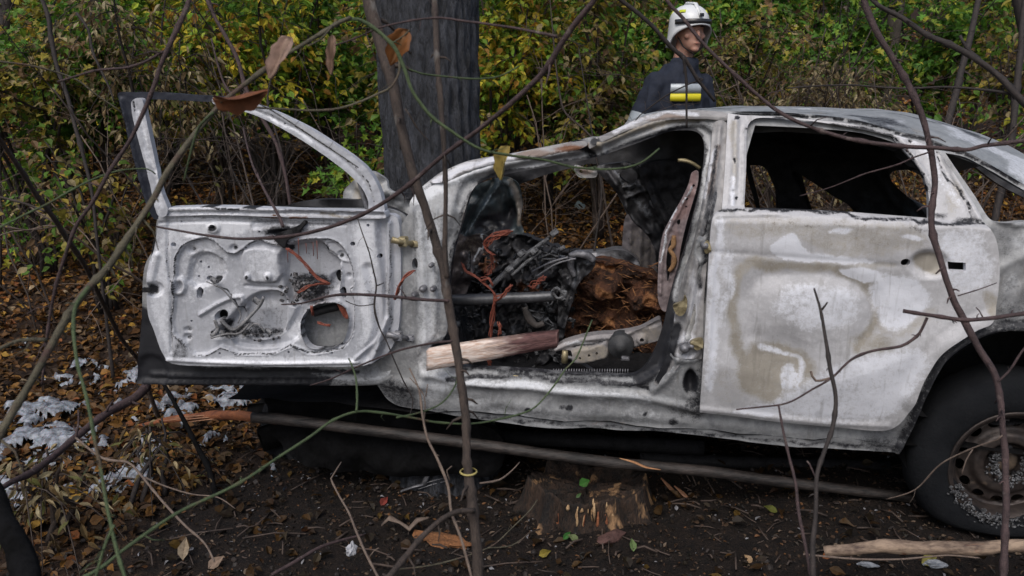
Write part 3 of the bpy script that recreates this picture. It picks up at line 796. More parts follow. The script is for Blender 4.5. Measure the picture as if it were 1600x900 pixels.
panel('firewall_edge', [(880,410),(905,398),(918,402),(930,412),(922,425),(905,440),(895,470),(885,505),(878,535),(860,560),(835,572),(850,545),(868,520),(872,480),(878,440)], (), 0.36,
      [(('l', [(900,400),(905,440),(880,510)], 8), .03, 10), (('l', [(920,410),(900,450)], 5), .02, 6)], [(2, ('l', [(898,402),(902,430),(893,450)], 5), .75, 7), (2, ('e', 918,408,10,5), .5, 8)], M_dark, car, 3, 0.04, (0.04, 12), .012, 6, seed=23)
m = MB(); m.tube(to_car(curve([(700,469),(780,467),(840,464),(866,463)], 10, False), .22), [.021, .021, .019], 14, 1, .03); m.build('cross_tube', mat_plain('dark_tube', (0.035, .037, .04), (.12, .125, .135), 10, .4, .4, .3), car)
m = MB()
for pts, w in (([(766,449),(790,426),(815,402),(842,384),(858,372)], 10), ([(800,430),(830,404),(846,392)], 7), ([(850,378),(862,366)], 4)):
    m.tube(to_car(curve(pts, 5, False), .24), [w*.5/430*2.1, w*.5/430*1.6], 6, .45, .35, seed=len(pts))
for (x, y) in ((866,364),(815,396),(796,420),(835,392)):
    m.box(to_car([(x, y)], .23)[0], (.03, .025, .022), rotm('Y', -.7), .004)
m.build('steering_column', M_ash, car)
mm = MB()
for pts in ([(830,425),(860,410),(888,402)], [(838,432),(870,412),(900,404)]):
    mm.tube(to_car(curve(pts, 5, False), .3), [.004], 5)
mm.build('brake_pipe', M_grey, car)
m = MB(); m.tube(to_car(curve([(890,400),(905,396),(920,400),(928,408)], 4, False), .33), [.012, .016, .013], 8, 1, .25); m.tube(to_car(curve([(894,402),(892,418),(898,432)], 4, False), .33), [.012, .010], 8, 1, .25); m.build('column_clamp', M_grey, car)
m = MB()
for pts in ([(862,455),(870,450),(880,458),(883,462),(872,466),(864,457)], [(876,455),(884,456),(882,464)]):
    m.tube(to_car(curve(pts, 3, False), .2), [.005], 6, 1, .3)
m.build('tube_bracket', M_ash, car)
# wiring
def wires(name, lst, s, r=0.002, n=3, spread=5, parent=car, mat=M_wire, base=None):
    for pts in lst:
        m = MB()
        for k in range(n):
            c = curve(pts, 5, False)
            c = c + (fbm(np.stack([np.linspace(0, 4, len(c)), np.full(len(c), k * 3.3)], 1), 2, 9 + k)[:, None] - .5) * spread * np.array([1, .8]) * 2 + rng.normal(0, .35, c.shape)
            P = to_car(c, base or s); P[:, 1] += rng.uniform(-.01, .01)
            m.tube(P, [r], 5)
        m.build(name, mat, parent)
wires('wiring_loom', [[(800,361),(785,364),(768,370),(758,380),(762,392),(772,398)], [(722,412),(728,424),(745,434),(765,450),(773,462),(772,480),(768,510),(766,528)], [(773,470),(790,458),(800,445)], [(752,438),(765,436),(770,446)], [(780,505),(782,520),(778,525)], [(797,362),(775,372),(760,386)]], .14, .0017, 7, 5)
wires('wiring_loom', [[(760,430),(770,415),(768,395)], [(830,450),(845,438),(852,432)], [(764,560),(765,575),(760,580)]], .2, .0015, 8, 7)
m = MB()
r2 = np.random.default_rng(3)
for k in range(170):
    x, y = r2.uniform(705, 900), r2.uniform(385, 590)
    p = to_car([(x, y)], r2.uniform(.30, .48))[0]
    m.box(p, r2.uniform(.004, .03, 3), rotm('X', r2.uniform(0, 3)) @ rotm('Z', r2.uniform(0, 3)), .003)
for k in range(30):
    x, y = r2.uniform(705, 880), r2.uniform(390, 580)
    q = [(x, y), (x + r2.uniform(-18, 18), y + r2.uniform(-14, 14)), (x + r2.uniform(-30, 30), y + r2.uniform(-20, 20))]
    m.tube(to_car(curve(q, 5, False), r2.uniform(.28, .45)), [r2.uniform(.002, .006)], 5, 1, .2)
tag(m.build('charred_debris', mat_plain('mixed_char', (0.008, .008, .009), (.26, .265, .28), 16, .6, .2, .6, ramp=(.47, .66)), car), kind='stuff')
for pts in ([(886,512),(880,498),(868,502),(860,488),(848,480)], ):
    m = MB(); m.tube(to_car(curve([(820,480),(828,500),(838,508),(850,505)], 4, False), .3), [.012, .016, .01], 8, .5, .2); m.build('pedal', mat_plain('pedal_brown', (.05, .045, .04), (.13, .11, .10), 20, .6), car)
# seat rail with its motor
panel('seat_rail', [(862,548),(880,536),(905,528),(935,523),(955,522),(975,519),(1000,513),(1016,506),(1032,500),(1033,528),(1015,536),(985,545),(960,548),(945,560),(915,567),(895,566),(893,548)],
      [('e', 921, 553, 2.2, 2.2), ('e', 933, 550, 2.2, 2.2), ('e', 907, 557, 2, 2), ('e', 1003, 530, 3.5, 3.5)], 0.2,
      [(('p', [(893,547),(925,540),(948,532),(950,556),(915,566),(895,565)]), .02, 4), (('l', [(868,546),(905,532),(960,526),(1010,512)], 5), .012, 6), (('e', 1003,530,8,8), .014, 4), (('l', [(990,520),(1030,504)], 3), -.01, 4)],
      [(1, ('p', [(893,547),(948,535),(950,556),(915,566)]), .6, 8), (1, ('e', 1015,520,20,12), .45, 10), (0, ('l', [(895,543),(930,536),(950,528)], 3), .9, 3), (0, ('l', [(1016,536),(985,545),(960,548)], 5), .8, 4), (2, ('e', 905,536,26,4), .6, 6)],
      mat_burnt('grey_rail', (0.15, .145, .15), (0.34, .32, .32)), car, 2.6, 0.05, (0.003, 12), .001, 5, seed=31)
m = MB(); p = to_car([(970, 541)], .17)[0]
m.lathe([(.001,-.02),(.018,-.02),(.02,-.012),(.042,-.010),(.046,0),(.046,.05)], p, 'y', 26); m.build('seat_motor', mat_plain('motor_char', (.02, .021, .023), (.06, .062, .066), 40, .6), car)
m = MB(); m.tube(to_car([(883,548),(882,566)], .16), [.012, .014], 10, 1, .15); m.build('rail_pin', M_zinc, car); m = MB(); m.tube(to_car([(877,556),(898,560),(930,580)], .22), [.008, .006], 8); m.build('rail_bar', M_grey, car); m = MB(); m.box(to_car([(977,560)], .15)[0], (.03, .02, .016), None, .003); m.build('rail_connector', M_grey, car)
m = MB()
for x in range(865, 985, 4): m.box(to_car([(x, 580)], .1)[0], (.003, .012, .016))
m.build('seat_spring_strip', M_grey, car)
m = MB(); m.tube(to_car(curve([(795,589),(805,588),(815,590)], 4, False), .03), [.005], 6, 1, .3); m.build('clip', M_zinc, car)

# crumpled front end behind the open door
panel('crumpled_bonnet', [(536,300),(556,280),(580,268),(598,276),(612,296),(640,302),(656,294),(690,268),(745,252),(745,262),(700,300),(690,340),(560,345),(538,330)], (), 0.35, [(('l', [(560,290),(600,320)], 8), .03, 14)],
      [(1, ('e', 575,300,24,22), .6, 20), (0, ('e', 650,300,24,20), .9, 16), (2, ('e', 690,280,24,10), .6, 12)], M_shell, car, 5, 0.02, (0.06, 20), .008, seed=41)
panel('inner_wing', [(400,345),(640,345),(640,620),(560,660),(420,640),(410,600)], (), 0.25, (), [(0, ('e', 520,620,120,60), 1, 30)], M_dark, car, 9, 0.03, (0.05, 40), .004)
m = MB()
for k in range(26):
    x, y = r2.uniform(425, 640), r2.uniform(600, 690)
    m.box(to_car([(x, y)], r2.uniform(.3, .8))[0], r2.uniform(.04, .22, 3), rotm('X', r2.uniform(0, 3)) @ rotm('Z', r2.uniform(0, 3)), .01)
m.build('engine_remains', M_soot_shade, car)
m = MB()
for a, b, w in (((680,676),(1100,700),.03), ((700,690),(900,684),.02), ((1000,716),(1390,730),.025)):
    m.tube(to_car(curve([a, b], 40, False), .5), [w], 10, 1, .1)
m.build('exhaust_pipe', M_char, car)

# ---------------------------------------------------------------- wheels
def wheel(cx, cy, s, full, squash=0.0, R=0.315):
    M_rim = globals()['M_rim'] if full else M_char  # front rim coloured black to stand in for the shade around it
    c = to_car([(cx, cy)], s)[0]
    w = empty('wheel', (0, 0, 0)); w.parent = car; w.location = [float(v) for v in c]
    m = MB()
    m.lathe([(.172,-.075),(.18,-.092),(.215,-.104),(.262,-.102),(.292,-.084),(R-.004,-.055),(R,0),(R-.004,.06),(.29,.09),(.2,.1),(.172,.09)], (0,0,0), 'y', 72)
    V = np.concatenate(m.V)
    n1 = fbm(V * 14, 3, 51) - .5
    r = np.sqrt(V[:, 0] ** 2 + V[:, 2] ** 2)
    V[:, 1] += n1 * .03 * (r > .2); V[:, 0] += V[:, 0] / r * n1 * .02; V[:, 2] += V[:, 2] / r * n1 * .02
    low = np.clip((-V[:, 2] - .16) / .16, 0, 1)
    V[:, 2] += low ** 1.5 * squash; V[:, 1] -= low * .02; V[:, 0] *= 1 + low * .10
    m.V = [V]; m.build('tyre', M_rubber, w)
    # steel rim: pressed disc with a ring of holes
    def mp(p, s_): return np.stack([p[:, 0], np.full(len(p), s_), p[:, 1]], 1)
    a = np.arange(40) * 2 * math.pi / 40
    out = [(math.cos(t) * .150, math.sin(t) * .150) for t in a]
    hs = []
    for k in range(14):
        t = 2 * math.pi * (k + .35) / 14; hs.append(('e', math.cos(t) * .124, math.sin(t) * .124, .0125, .0175, t))
    def hf(p):
        r = np.sqrt((p ** 2).sum(1))
        return .022 * sst((.106 - r) / .02) - .03 * sst((.066 - r) / .014) + .012 * sst((.036 - r) / .008) + (fbm(p * 30, 3, 3) - .5) * .008 - .01 * np.exp(-((r - .138) / .006) ** 2)
    rim_st = [(0, ('e', 0, 0, .06, .06), .5, .03)]
    d = panel('rim', out, hs if full else [], -.035, (), (), M_rim, w, .0062, .006, mapper=mp, hfun=hf)
    d.scale = (1.12, 1, 1.12)
    m = MB(); m.lathe([(.150,-.02),(.153,-.06),(.168,-.082),(.180,-.090),(.183,-.086),(.174,-.07),(.160,-.03),(.158,.08)], (0,0,0), 'y', 60); fl = m.build('rim_flange', M_rim, w); fl.scale = (1.08, 1, 1.08); fl.location = (0, -.012, 0)
    for k in range(5):
        m = MB(); t = 2*math.pi*k/5 + .3; m.lathe([(.001,-.018),(.008,-.017),(.0095,0),(.0095,.012)], (math.cos(t)*.052, -.030, math.sin(t)*.052), 'y', 6); m.build('wheel_bolt', M_char, w)
    m = MB(); m.lathe([(.001,.06),(.2,.06)], (0,0,0), 'y', 24); m.build('drum', M_char, w)
    if full:
        m = MB(); q = np.random.default_rng(8)
        for k in range(260):
            t = q.uniform(math.pi * 1.12, math.pi * 1.9); rr = q.uniform(.165, .205) + .02*(q.random() < .2)
            m.box((math.cos(t)*rr, -.098 - q.random()*.012, math.sin(t)*rr*.97), q.uniform(.004, .015, 3), rotm('X', q.uniform(0, 3)) @ rotm('Y', q.uniform(0, 3)), .004)
        for k in range(170):
            t = q.uniform(0, 6.28); rr = .03 + .035*q.random()
            x, z = math.cos(t)*rr*1.1, math.sin(t)*rr
            if z > .022 and abs(x) < .03: continue
            m.box((x, -.058 - q.random()*.02, z - .008), q.uniform(.004, .012, 3), rotm('X', q.uniform(0, 3)) @ rotm('Y', q.uniform(0, 3)), .003)
        tag(m.build('ash_crust', M_ash, w), kind='stuff')
    return w
wheel(1565, 713, 0.12, True, .075, .308)
wheel(520, 672, 0.5, False, .05)
panel('liner_shade_sheet', [(413,598,1),(600,598,1),(625,640),(700,655),(770,668),(790,700),(770,742),(700,744),(620,744),(540,738),(470,716),(430,690),(416,650)], (), 0.19,
      [(('l', [(450,620),(520,700),(640,730)], 20), .03, 30)], (), M_soot_shade, car, 6, 0.03, (0.06, 40), .004)  # added near-black sheet: shades the front underside, hides wheel and trunk base
# dark wheelhouse lining behind the rear wheel
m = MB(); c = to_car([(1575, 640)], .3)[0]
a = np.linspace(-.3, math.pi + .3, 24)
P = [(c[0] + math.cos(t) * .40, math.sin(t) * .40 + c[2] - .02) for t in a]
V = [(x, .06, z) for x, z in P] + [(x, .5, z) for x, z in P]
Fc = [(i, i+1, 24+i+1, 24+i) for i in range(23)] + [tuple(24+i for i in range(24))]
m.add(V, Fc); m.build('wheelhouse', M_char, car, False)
c1 = to_car([(2050, 480)], .1)[0]
m = MB(); m.box((c1[0] - .02, .72, c1[2] - .10), (.10, 1.36, .46), None, .03); m.build('tail_panel', M_shell, car, False)
m = MB(); z0 = to_car([(1800, 352)], .1)[0][2]; m.box((c1[0] - .14, .72, z0 - .16), (.24, 1.26, .03), None, .01); m.build('boot_lid', M_roof, car, False)
m = MB(); m.box((1.42, 1.42, .68), (1.66, .03, .4), None, .01); m.build('far_flank', M_shell, car, False)

# ---------------------------------------------------------------- open front door, inner face to the viewer
def dbase(off=0.0):
    def f(px, z): return -0.035 - 0.25 * (640 - px[:, 0]) / 440 + off
    return f
skin = [(222,490),(212,600,1),(420,602),(560,602),(600,600),(618,591),(630,565),(640,510),(642,420),(640,350),(628,334),(604,326),(247,326,1),(243,370),(236,395),(227,412),(223,440)]
panel('door_skin', skin, (), dbase(0.075), [(('l', [(236,585),(340,588),(480,589),(590,589),(612,578),(625,550),(632,480),(634,380)], 5), .012, 6), (('l', [(225,597),(400,598),(590,597),(615,586)], 5), .015, 6), (('p', [(222,560),(250,560),(262,596),(215,596)]), -.01, 8)],
      [(0, ('p', [(205,480),(260,500),(290,565),(440,575),(520,590),(500,610),(205,610)]), .95, 18), (1, ('e', 233,583,15,12), 1.0, 8), (-1 + 1, ('l', [(260,576),(420,578),(560,580)], 10), .9, 12),
       (0, ('e', 545,600,60,8), .5, 12), (2, ('l', [(520,592),(590,592),(618,575),(630,540),(634,470)], 5), .8, 5), (0, ('l', [(626,520),(628,430),(622,350)], 6), .55, 8), (2, ('l', [(640,500),(641,420),(639,350)], 6), .7, 6)],
      M_shell, car, 4, 0.012, (0.006, 40), .001, 6, seed=51, back=True)
inner = [(248,338,1),(330,334),(460,338),(540,340),(602,336),(618,345),(622,400),(622,470),(618,520),(606,550),(585,568),(540,573),(400,573),(290,571),(265,566),(252,548),(240,515),(232,495),(229,465),(229,430),(233,408),(240,392),(245,365)]
spk = [(470,505),(476,490),(488,479),(506,474),(528,474),(540,483),(545,500),(542,520),(535,535),(518,544),(490,545),(478,538),(471,522)]
holes_d = [spk, ('e', 271, 382, 4.2, 3.8), ('e', 320, 438, 5.5, 4.2), [(304,455),(308,450),(314,454),(313,463),(309,469),(304,466)], [(332,495),(338,488),(348,485),(353,490),(352,497),(345,500),(338,500),(334,503)],
    ('e', 305.5, 412, 2.1, 2.1), ('e', 318, 420.5, 2.1, 2.1), ('e', 302.5, 435, 2, 2), ('e', 551, 381, 4, 3.6), ('e', 592, 401, 3, 4.2), [(512,434),(518,427),(526,428),(528,438),(524,448),(516,446),(513,440)],
    [(531,455),(534,449),(538,452),(539,462),(536,468),(532,466)], ('e', 575, 352, 2.8, 2.6), ('e', 515, 355, 2.4, 3), ('e', 282.5, 346, 2, 2), ('e', 333, 353.5, 4.5, 3.2), ('e', 405, 362, 2, 1.8), ('e', 451, 550, 1.9, 1.9), ('e', 519, 551, 1.7, 1.7), ('e', 296, 503, 2, 1.8), ('e', 343, 552, 2, 2)]
bead = [(290,560 - 20),(272,523),(268,505),(270,480),(273,440),(274,405),(285,385),(305,374),(322,371),(334,376),(352,394),(366,397),(378,390),(390,380),(408,376),(430,384),(470,376),(512,373),(530,380),(545,400),(552,430),(552,450),(547,453),
        (553,470),(553,510),(548,530),(537,543),(520,548),(500,552),(480,553),(468,546),(455,541),(445,545),(430,552),(400,554),(370,554),(356,546),(345,542),(335,548),(320,555),(305,555)]
rel = [
    (('p', bead), -0.012, 5), (('l', bead, 3), 0.006, 3), 
    (('p', [(292,420),(296,405),(306,397),(322,395),(338,402),(348,415),(350,425),(340,440),(300,450),(290,440)]), -0.016, 9), (('l', [(294,414),(306,398),(322,394),(340,404)], 3), 0.007, 4),
    (('p', [(380,392),(420,388),(440,400),(440,430),(432,440),(388,440),(378,425)]), 0.014, 7),
    (('p', [(448,385),(500,380),(512,392),(528,408),(530,440),(524,465),(505,470),(470,478),(450,478),(440,430),(436,400)]), -0.035, 8),
    (('l', [(498,382),(508,396),(525,408),(532,425),(531,455)], 5), 0.012, 5),
    (('l', [(512,390),(520,400),(535,408),(546,410)], 2.5), 0.006, 3), (('l', [(506,385),(508,378),(520,377),(538,392),(546,408)], 2.5), 0.006, 3),
    (('p', [(395,462),(440,462),(440,520),(420,530),(330,528),(350,505)]), -0.03, 8), (('l', [(310,493),(340,475),(362,466),(376,465),(377,485)], 5), 0.010, 6),
    (('p', [(360,530),(430,530),(470,470),(485,468),(468,500),(462,530),(440,541),(400,545),(365,540)]), -0.015, 6),
    (('l', spk + spk[:1], 5), 0.014, 5),
    (('e', 387,433,5,6), 0.010, 4), (('e', 420,432,6,6), 0.010, 4), (('e', 296,392,6,5), -0.008, 5), (('e', 365,388,6,5), -0.008, 5), (('e', 531,399,6,6), -0.007, 5), (('e', 278,448,11,14), 0.012, 6), (('e', 279,448,5,7), -0.012, 4),
    (('e', 290,517,6,4), -0.008, 4), (('e', 290,528,6,5), -0.008, 4), (('e', 532,537,5,5), -0.012, 4), (('e', 543,432,4,4), -0.008, 3), (('e', 334,356,10,8), 0.008, 5), (('e', 304,372,14,4), 0.003, 6),
    (('l', [(262,345),(262,400),(267,470),(267,550)], 3), -0.008, 5),
    (('l', [(245,400),(240,420),(236,440)], 10), 0.008, 10), (('e', 240,452,14,10), -0.014, 12),
    (('p', [(590,345),(640,345),(640,570),(585,570),(596,540),(600,450)]), -0.025, 14),
    (('l', [(605,350),(606,430),(604,500),(590,545)], 7), 0.016, 9), (('l', [(575,420),(588,480),(590,520),(572,556)], 12), -0.014, 20),
    (('l', [(556,560),(590,530),(604,500)], 5), 0.010, 8), (('l', [(250,348),(350,346),(450,350),(540,352)], 3), -0.006, 5), (('l', [(262,562),(400,568),(560,566)], 4), 0.008, 8),
    (('e', 440,365,18,5), -0.02, 7), (('l', [(398,352),(440,348)], 12), -0.008, 8), (('e', 516,444,10,12), -0.02, 8), (('l', [(376,485),(372,520)], 3), 0.005, 4), (('l', [(440,452),(380,448)], 4), -0.006, 5),
]
st = [
    (2, ('p', [(236,400),(262,340),(300,340),(300,372),(270,400),(266,560),(246,520),(232,470)]), .62, 22), (2, ('p', [(262,340),(400,345),(380,370),(330,368),(262,375)]), .7, 18), (2, ('e', 365,352,40,10), .85, 12),
    (2, ('p', [(280,380),(330,374),(360,400),(350,440),(300,480),(276,470)]), .42, 26), (2, ('p', [(552,345),(586,345),(585,500),(575,540),(500,568),(556,540),(560,470)]), .68, 22), (2, ('p', [(385,395),(430,392),(432,438),(386,438)]), .45, 16),
    (2, ('p', [(330,556),(440,556),(560,558),(560,568),(300,568)]), .7, 10), (2, ('e', 460,470+50,20,18), .6, 12), (2, ('e', 405,480,22,9), .6, 12), (2, ('l', [(370,444),(360,478),(330,500)], 20), .4, 20),
    (0, ('p', [(392,486),(440,486),(440,520),(380,522)]), .34, 16), (0, ('p', [(445,382),(500,378),(520,410),(500,440),(450,470)]), .28, 24), (0, ('e', 480,450,34,22), .75, 20), (0, ('e', 440,362,36,10), .85, 14), (0, ('l', [(430,372),(444,384),(446,392)], 10), .9, 10),
    (0, ('l', [(345,498),(350,510),(340,520),(358,526),(380,510),(400,526),(430,524)], 12), .75, 16), (0, ('e', 395,526,44,8), .6, 12), (0, ('e', 282,548,16,18), .5, 18), (0, ('e', 237,452,9,9), .8, 10),
    (0, ('l', [(575,440),(586,490),(584,530)], 14), .42, 24), (0, ('l', [(600,420),(608,500),(596,545)], 8), .5, 14), (0, ('l', [(262,572),(400,576),(560,575),(596,562)], 5), .8, 6), (0, ('l', [(296,340),(400,343),(480,346),(550,346)], 5), .55, 8), (0, ('l', [(400,346),(480,352),(520,350)], 12), .45, 14),
    (0, ('e', 335,356,7,5), .8, 5), (0, ('l', bead, 1.8), .95, 2.4), (0, ('l', [(262,345),(262,400),(267,470),(267,550)], 1.5), .8, 2.4), (0, ('l', spk + spk[:1], 2.2), .8, 3), (0, ('l', [(498,382),(508,396),(525,408),(532,425),(531,455)], 1.5), .75, 2.4), (0, ('l', [(512,390),(520,400),(535,408),(546,410)], 1.2), .7, 2.2), (0, ('l', [(294,414),(306,398),(322,394),(340,404)], 2.5), .5, 4), (0, ('l', [(310,493),(340,475),(362,466),(376,465)], 2), .55, 3), (0, ('l', [(606,345),(608,430),(606,505),(590,548)], 2), .7, 3), (0, ('l', [(380,440),(432,440),(440,428)], 1.5), .6, 2.5), (0, ('l', [(322,440),(335,448),(352,455),(362,470),(376,492)], 3), .8, 3), (0, ('e', 334,438,7,6), .8, 5), (0, ('e', 312,444,12,4), .3, 8),
    (3, ('l', [(402,337),(470,341),(500,341)], 3), .8, 3), (3, ('e', 480,470,38,8), .5, 12), (0, ('e', 278,448,8,10), .4, 8), (0, ('e', 365,388,4,4), .7, 3), (0, ('e', 296,393,4,3), .6, 3), (0, ('e', 387,433,3,4), .8, 3), (0, ('e', 420,432,3,3), .8, 3), (0, ('e', 290,517,4,2), .7, 3), (0, ('e', 290,528,4,3), .7, 3), (0, ('e', 531,399,4,4), .7, 3), (0, ('e', 532,537,4,4), .8, 3),
    (0, ('e', 375,415+10,12,14), .25, 14),
]
rel = [(a, b * 1.1, c * .6) for a, b, c in rel]
fd = panel('door_inner_panel', inner, holes_d, dbase(), rel, st, M_door_in, car, 2.1, 0.035, (0.003, 60), .0005, 4, seed=61)
panel('door_shade_sheet', [(262,345),(590,345),(596,540),(560,562),(300,562),(262,540)], [('e', 508, 509, 46, 44)], dbase(.068), (), (), M_char, fd, 12, .002)  # added black backing so the panel holes look unlit inside
panel('latch_slot', [(222,450,1),(234,450,1),(234,457,1),(222,457,1)], (), dbase(-.012), (), (), M_char, fd, 3, .01)
# belt rail and window frame
panel('belt_rail', [(246,325,1),(330,323),(470,327),(600,330,1),(602,341),(470,340),(330,336),(260,338),(247,334)], (), dbase(-.012), [(('l', [(260,331),(400,332),(600,335)], 3), -.01, 4), (('l', [(250,327),(400,327),(600,331)], 3), .01, 4)],
      [(0, ('l', [(246,325),(330,323),(400,326)], 3), .95, 3), (2, ('l', [(262,334),(400,331),(500,334)], 6), .7, 6), (3, ('l', [(430,338),(480,339)], 3), .9, 3), (1, ('l', [(450,333),(560,336)], 4), .7, 5)], M_door_in, car, 2.8, 0.05, (.003, 20), .0008)
frame_n = [(184,147),(200,144),(225,144),(262,145),(300,148),(345,151),(372,157),(372,163),(340,160),(300,158),(262,156),(225,155),(216,157),(208,165),(212,190),(222,225),(232,262),(240,295),(246,326),(250,340),(240,342),(232,326),(222,300),(212,262),(200,215),(192,180)]
frame_w = [(205,160),(214,153),(222,156),(226,175),(234,212),(243,255),(252,300),(262,326),(258,338),(246,336),(238,306),(228,262),(217,222),(208,188)]
panel('window_frame', frame_n, (), dbase(-.0), [(('l', [(190,155),(210,235),(232,320)], 4), .01, 5)], [(0, ('p', [(180,140),(350,140),(372,156),(372,166),(345,166),(220,160),(215,200),(250,345),(220,345),(180,160)]), 1.0, 3)], mat_burnt('navy_black_frame', (0.03, 0.035, 0.05), (0.07, 0.08, 0.11), soot=(.022, .026, .04)), car, 2.8, 0.03, (.003, 14), .001)
panel('window_channel', frame_w, (), dbase(-.02), [(('l', [(213,165),(226,215),(240,270),(252,322)], 3), -.006, 4)], [(2, ('l', [(212,165),(226,215),(240,270),(252,330)], 10), .6, 8), (0, ('l', [(212,158),(210,175)], 3), .9, 3)], M_door_in, car, 2.8, 0.02, (.002, 14), .001)
top = [(333,152),(370,156),(402,164),(442,180),(482,200),(522,225),(553,246),(575,266),(590,290),(598,315),(600,330),(578,331),(575,313),(565,293),(547,274),(522,254),(488,230),(448,205),(403,182),(362,169),(333,162)]
panel('window_arch', top, (), dbase(-.0), [(('l', [(340,158),(400,174),(445,193),(490,219),(535,250),(562,276),(578,300),(586,328)], 3), -.008, 4)],
      [(0, ('l', [(334,155),(400,172),(445,191),(490,216),(535,246),(566,274),(582,300),(588,328)], 1.6), .9, 2.0), (2, ('l', [(345,161),(400,176),(445,197),(485,221)], 5), .8, 4)], M_door_in, car, 2.8, 0.03, (.002, 20), .001)
m = MB()
P = to_car(curve([(560,280),(566,300),(575,330)], 6, False), dbase(.02)); m.tube(P, [.008], 6); m.build('quarter_glass_rail', M_grey, car)
# window regulator arms, motor lump and speaker cavity details
m = MB()
for pts, w in (([(345,500),(365,515),(385,500),(405,478),(412,464)], 8), ([(330,528),(352,522),(375,520),(390,505)], 5), ([(322,440),(345,450),(362,468),(376,490),(372,505)], 3), ([(336,500),(340,515),(330,525)], 5), ([(388,515),(396,506),(406,508),(414,520)], 4)):
    m.tube(to_car(curve(pts, 4, False), dbase(-.012)), [w * .5 / 440 * 1.1], 7, .6, .3, seed=w)
for (x, y, w) in ((401,470,.03), (334,438,.026), (345,520,.03), (420,518,.028), (357,524,.024)):
    m.box(to_car([(x, y)], dbase(-.006))[0], (w, .014, w * .7), rotm('Y', .6), .005)
m.build('window_regulator', mat_plain('regulator', (0.07, .07, .072), (.36, .36, .37), 22, .6, .3, .5), fd)
m = MB()
for k in range(90):
    x, y = r2.normal(478, 14), r2.normal(452, 11)
    m.box(to_car([(x, y)], dbase(r2.uniform(.0, .02)))[0], r2.uniform(.004, .016, 3), rotm('X', r2.uniform(0, 3)) @ rotm('Z', r2.uniform(0, 3)), .002)
for k in range(40):
    x, y = r2.normal(380, 30), r2.normal(522, 5)
    m.box(to_car([(x, y)], dbase(r2.uniform(.01, .03)))[0], r2.uniform(.004, .013, 3), rotm('X', r2.uniform(0, 3)) @ rotm('Z', r2.uniform(0, 3)), .002)
tag(m.build('melted_trim', mat_plain('trim_char', (.02, .02, .022), (.30, .29, .30), 40, .8, 0, .6, ramp=(.46, .62)), fd), kind='stuff')
wires('door_wiring', [[(448,388),(465,400),(480,416),(496,434),(514,443)], [(466,458),(480,449),(500,444),(514,444)], [(487,478),(488,486),(489,492)], [(497,504),(508,507),(516,508)]], 0, .0015, 6, 3, fd, M_wire, dbase(-.025))
wires('door_wiring', [[(648,423),(636,430),(625,445),(620,460),(617,468)]], 0, .0024, 6, 2, fd, M_wire, dbase(-.045))
for x, y0, y1 in ((449,390,410),(466,372,398),(478,380,396),(489,378,400),(495,376,405)):
    m = MB(); m.tube(to_car([(x, y0), (x + 1, y1)], dbase(-.02)), [.0012], 4); m.build('wire_strand', M_wire, fd)
m = MB(); m.tube(to_car(curve([(490,489),(510,483),(528,479)], 5, False), dbase(.035)), [.014], 9); m.build('intrusion_bar', M_char, fd)
panel('speaker_remnant', [(527,475),(536,477),(543,486),(544,498),(538,496),(531,484)], (), dbase(.02), (), (), M_wire, fd, 2.5, .01, (.004, 6))
panel('upper_bracket', [(428,372),(436,364),(452,358),(470,350),(474,345),(478,348),(470,358),(462,370),(448,376),(444,388),(434,380)], (), dbase(-.014), (), (), M_char, fd, 2.6, .02, (.006, 8), .002)
# ================================================================ ground
def burn(x, y):
    """1 where the fire reached"""
    n = fbm(np.stack([np.ravel(x) * 1.3, np.ravel(y) * 1.3], 1), 3, 91).reshape(np.shape(x)) - .5
    d = np.sqrt(((x - 0.45) / 1.75) ** 2 + ((y - 0.25) / 1.3) ** 2) + n * .7
    return sst((1.12 - d) / .3)

gx = np.concatenate([np.linspace(-40, -6, 40)[:-1], np.linspace(-6, 6, 330), np.linspace(6, 40, 40)[1:]])
gy = np.concatenate([np.linspace(-14, -1.2, 30)[:-1], np.linspace(-1.2, 7, 240), np.linspace(7, 45, 90)[1:]])
X, Y = np.meshgrid(gx, gy, indexing='ij')
Z = ground_z(X, Y)
P = np.stack([X, Y, Z], -1).reshape(-1, 3)
P[:, 2] += (fbm(P[:, :2] * 9, 3, 81) - .5) * .035 + (fbm(P[:, :2] * 34, 2, 82) - .5) * .012
ii = np.arange(len(P)).reshape(len(gx), len(gy))
Fq = np.stack([ii[:-1, :-1], ii[1:, :-1], ii[1:, 1:], ii[:-1, 1:]], -1).reshape(-1, 4)
k = NT('forest_soil')
n1 = k.noise(3, 6, .7); n2 = k.noise(22, 6, .75); n3 = k.noise(120, 3, .7)
f = k.math('ADD', k.math('MULTIPLY', n2, .6), k.math('MULTIPLY', n3, .4))
soil = k.mix(k.sharp(f, .4, .62), (.012, .007, .005), (.055, .030, .016))
burnt = k.mix(k.sharp(f, .42, .62), (.004, .003, .003), (.022, .014, .010))
burnt = k.mix(k.sharp(n3, .66, .70), burnt, (.10, .075, .06))
c = k.mix(k.attr('burn').outputs['Fac'], soil, burnt)
k.col(c); k.rough(.8); k.b.inputs['Specular IOR Level'].default_value = .3; k.bump(f, .9, .03)
g = mesh_obj('ground', P, Fq, k.m, None, True, {'burn': burn(P[:, 0], P[:, 1])})
tag(g, kind='structure')

def hit(X, Y, lift=0.0):
    d = ray([[X, Y]])[0]; t = 0.6
    for _ in range(400):
        p = CAM + d * t
        if p[2] <= ground_z(p[0], p[1]) + lift: break
        t += .02
    return CAM + d * t

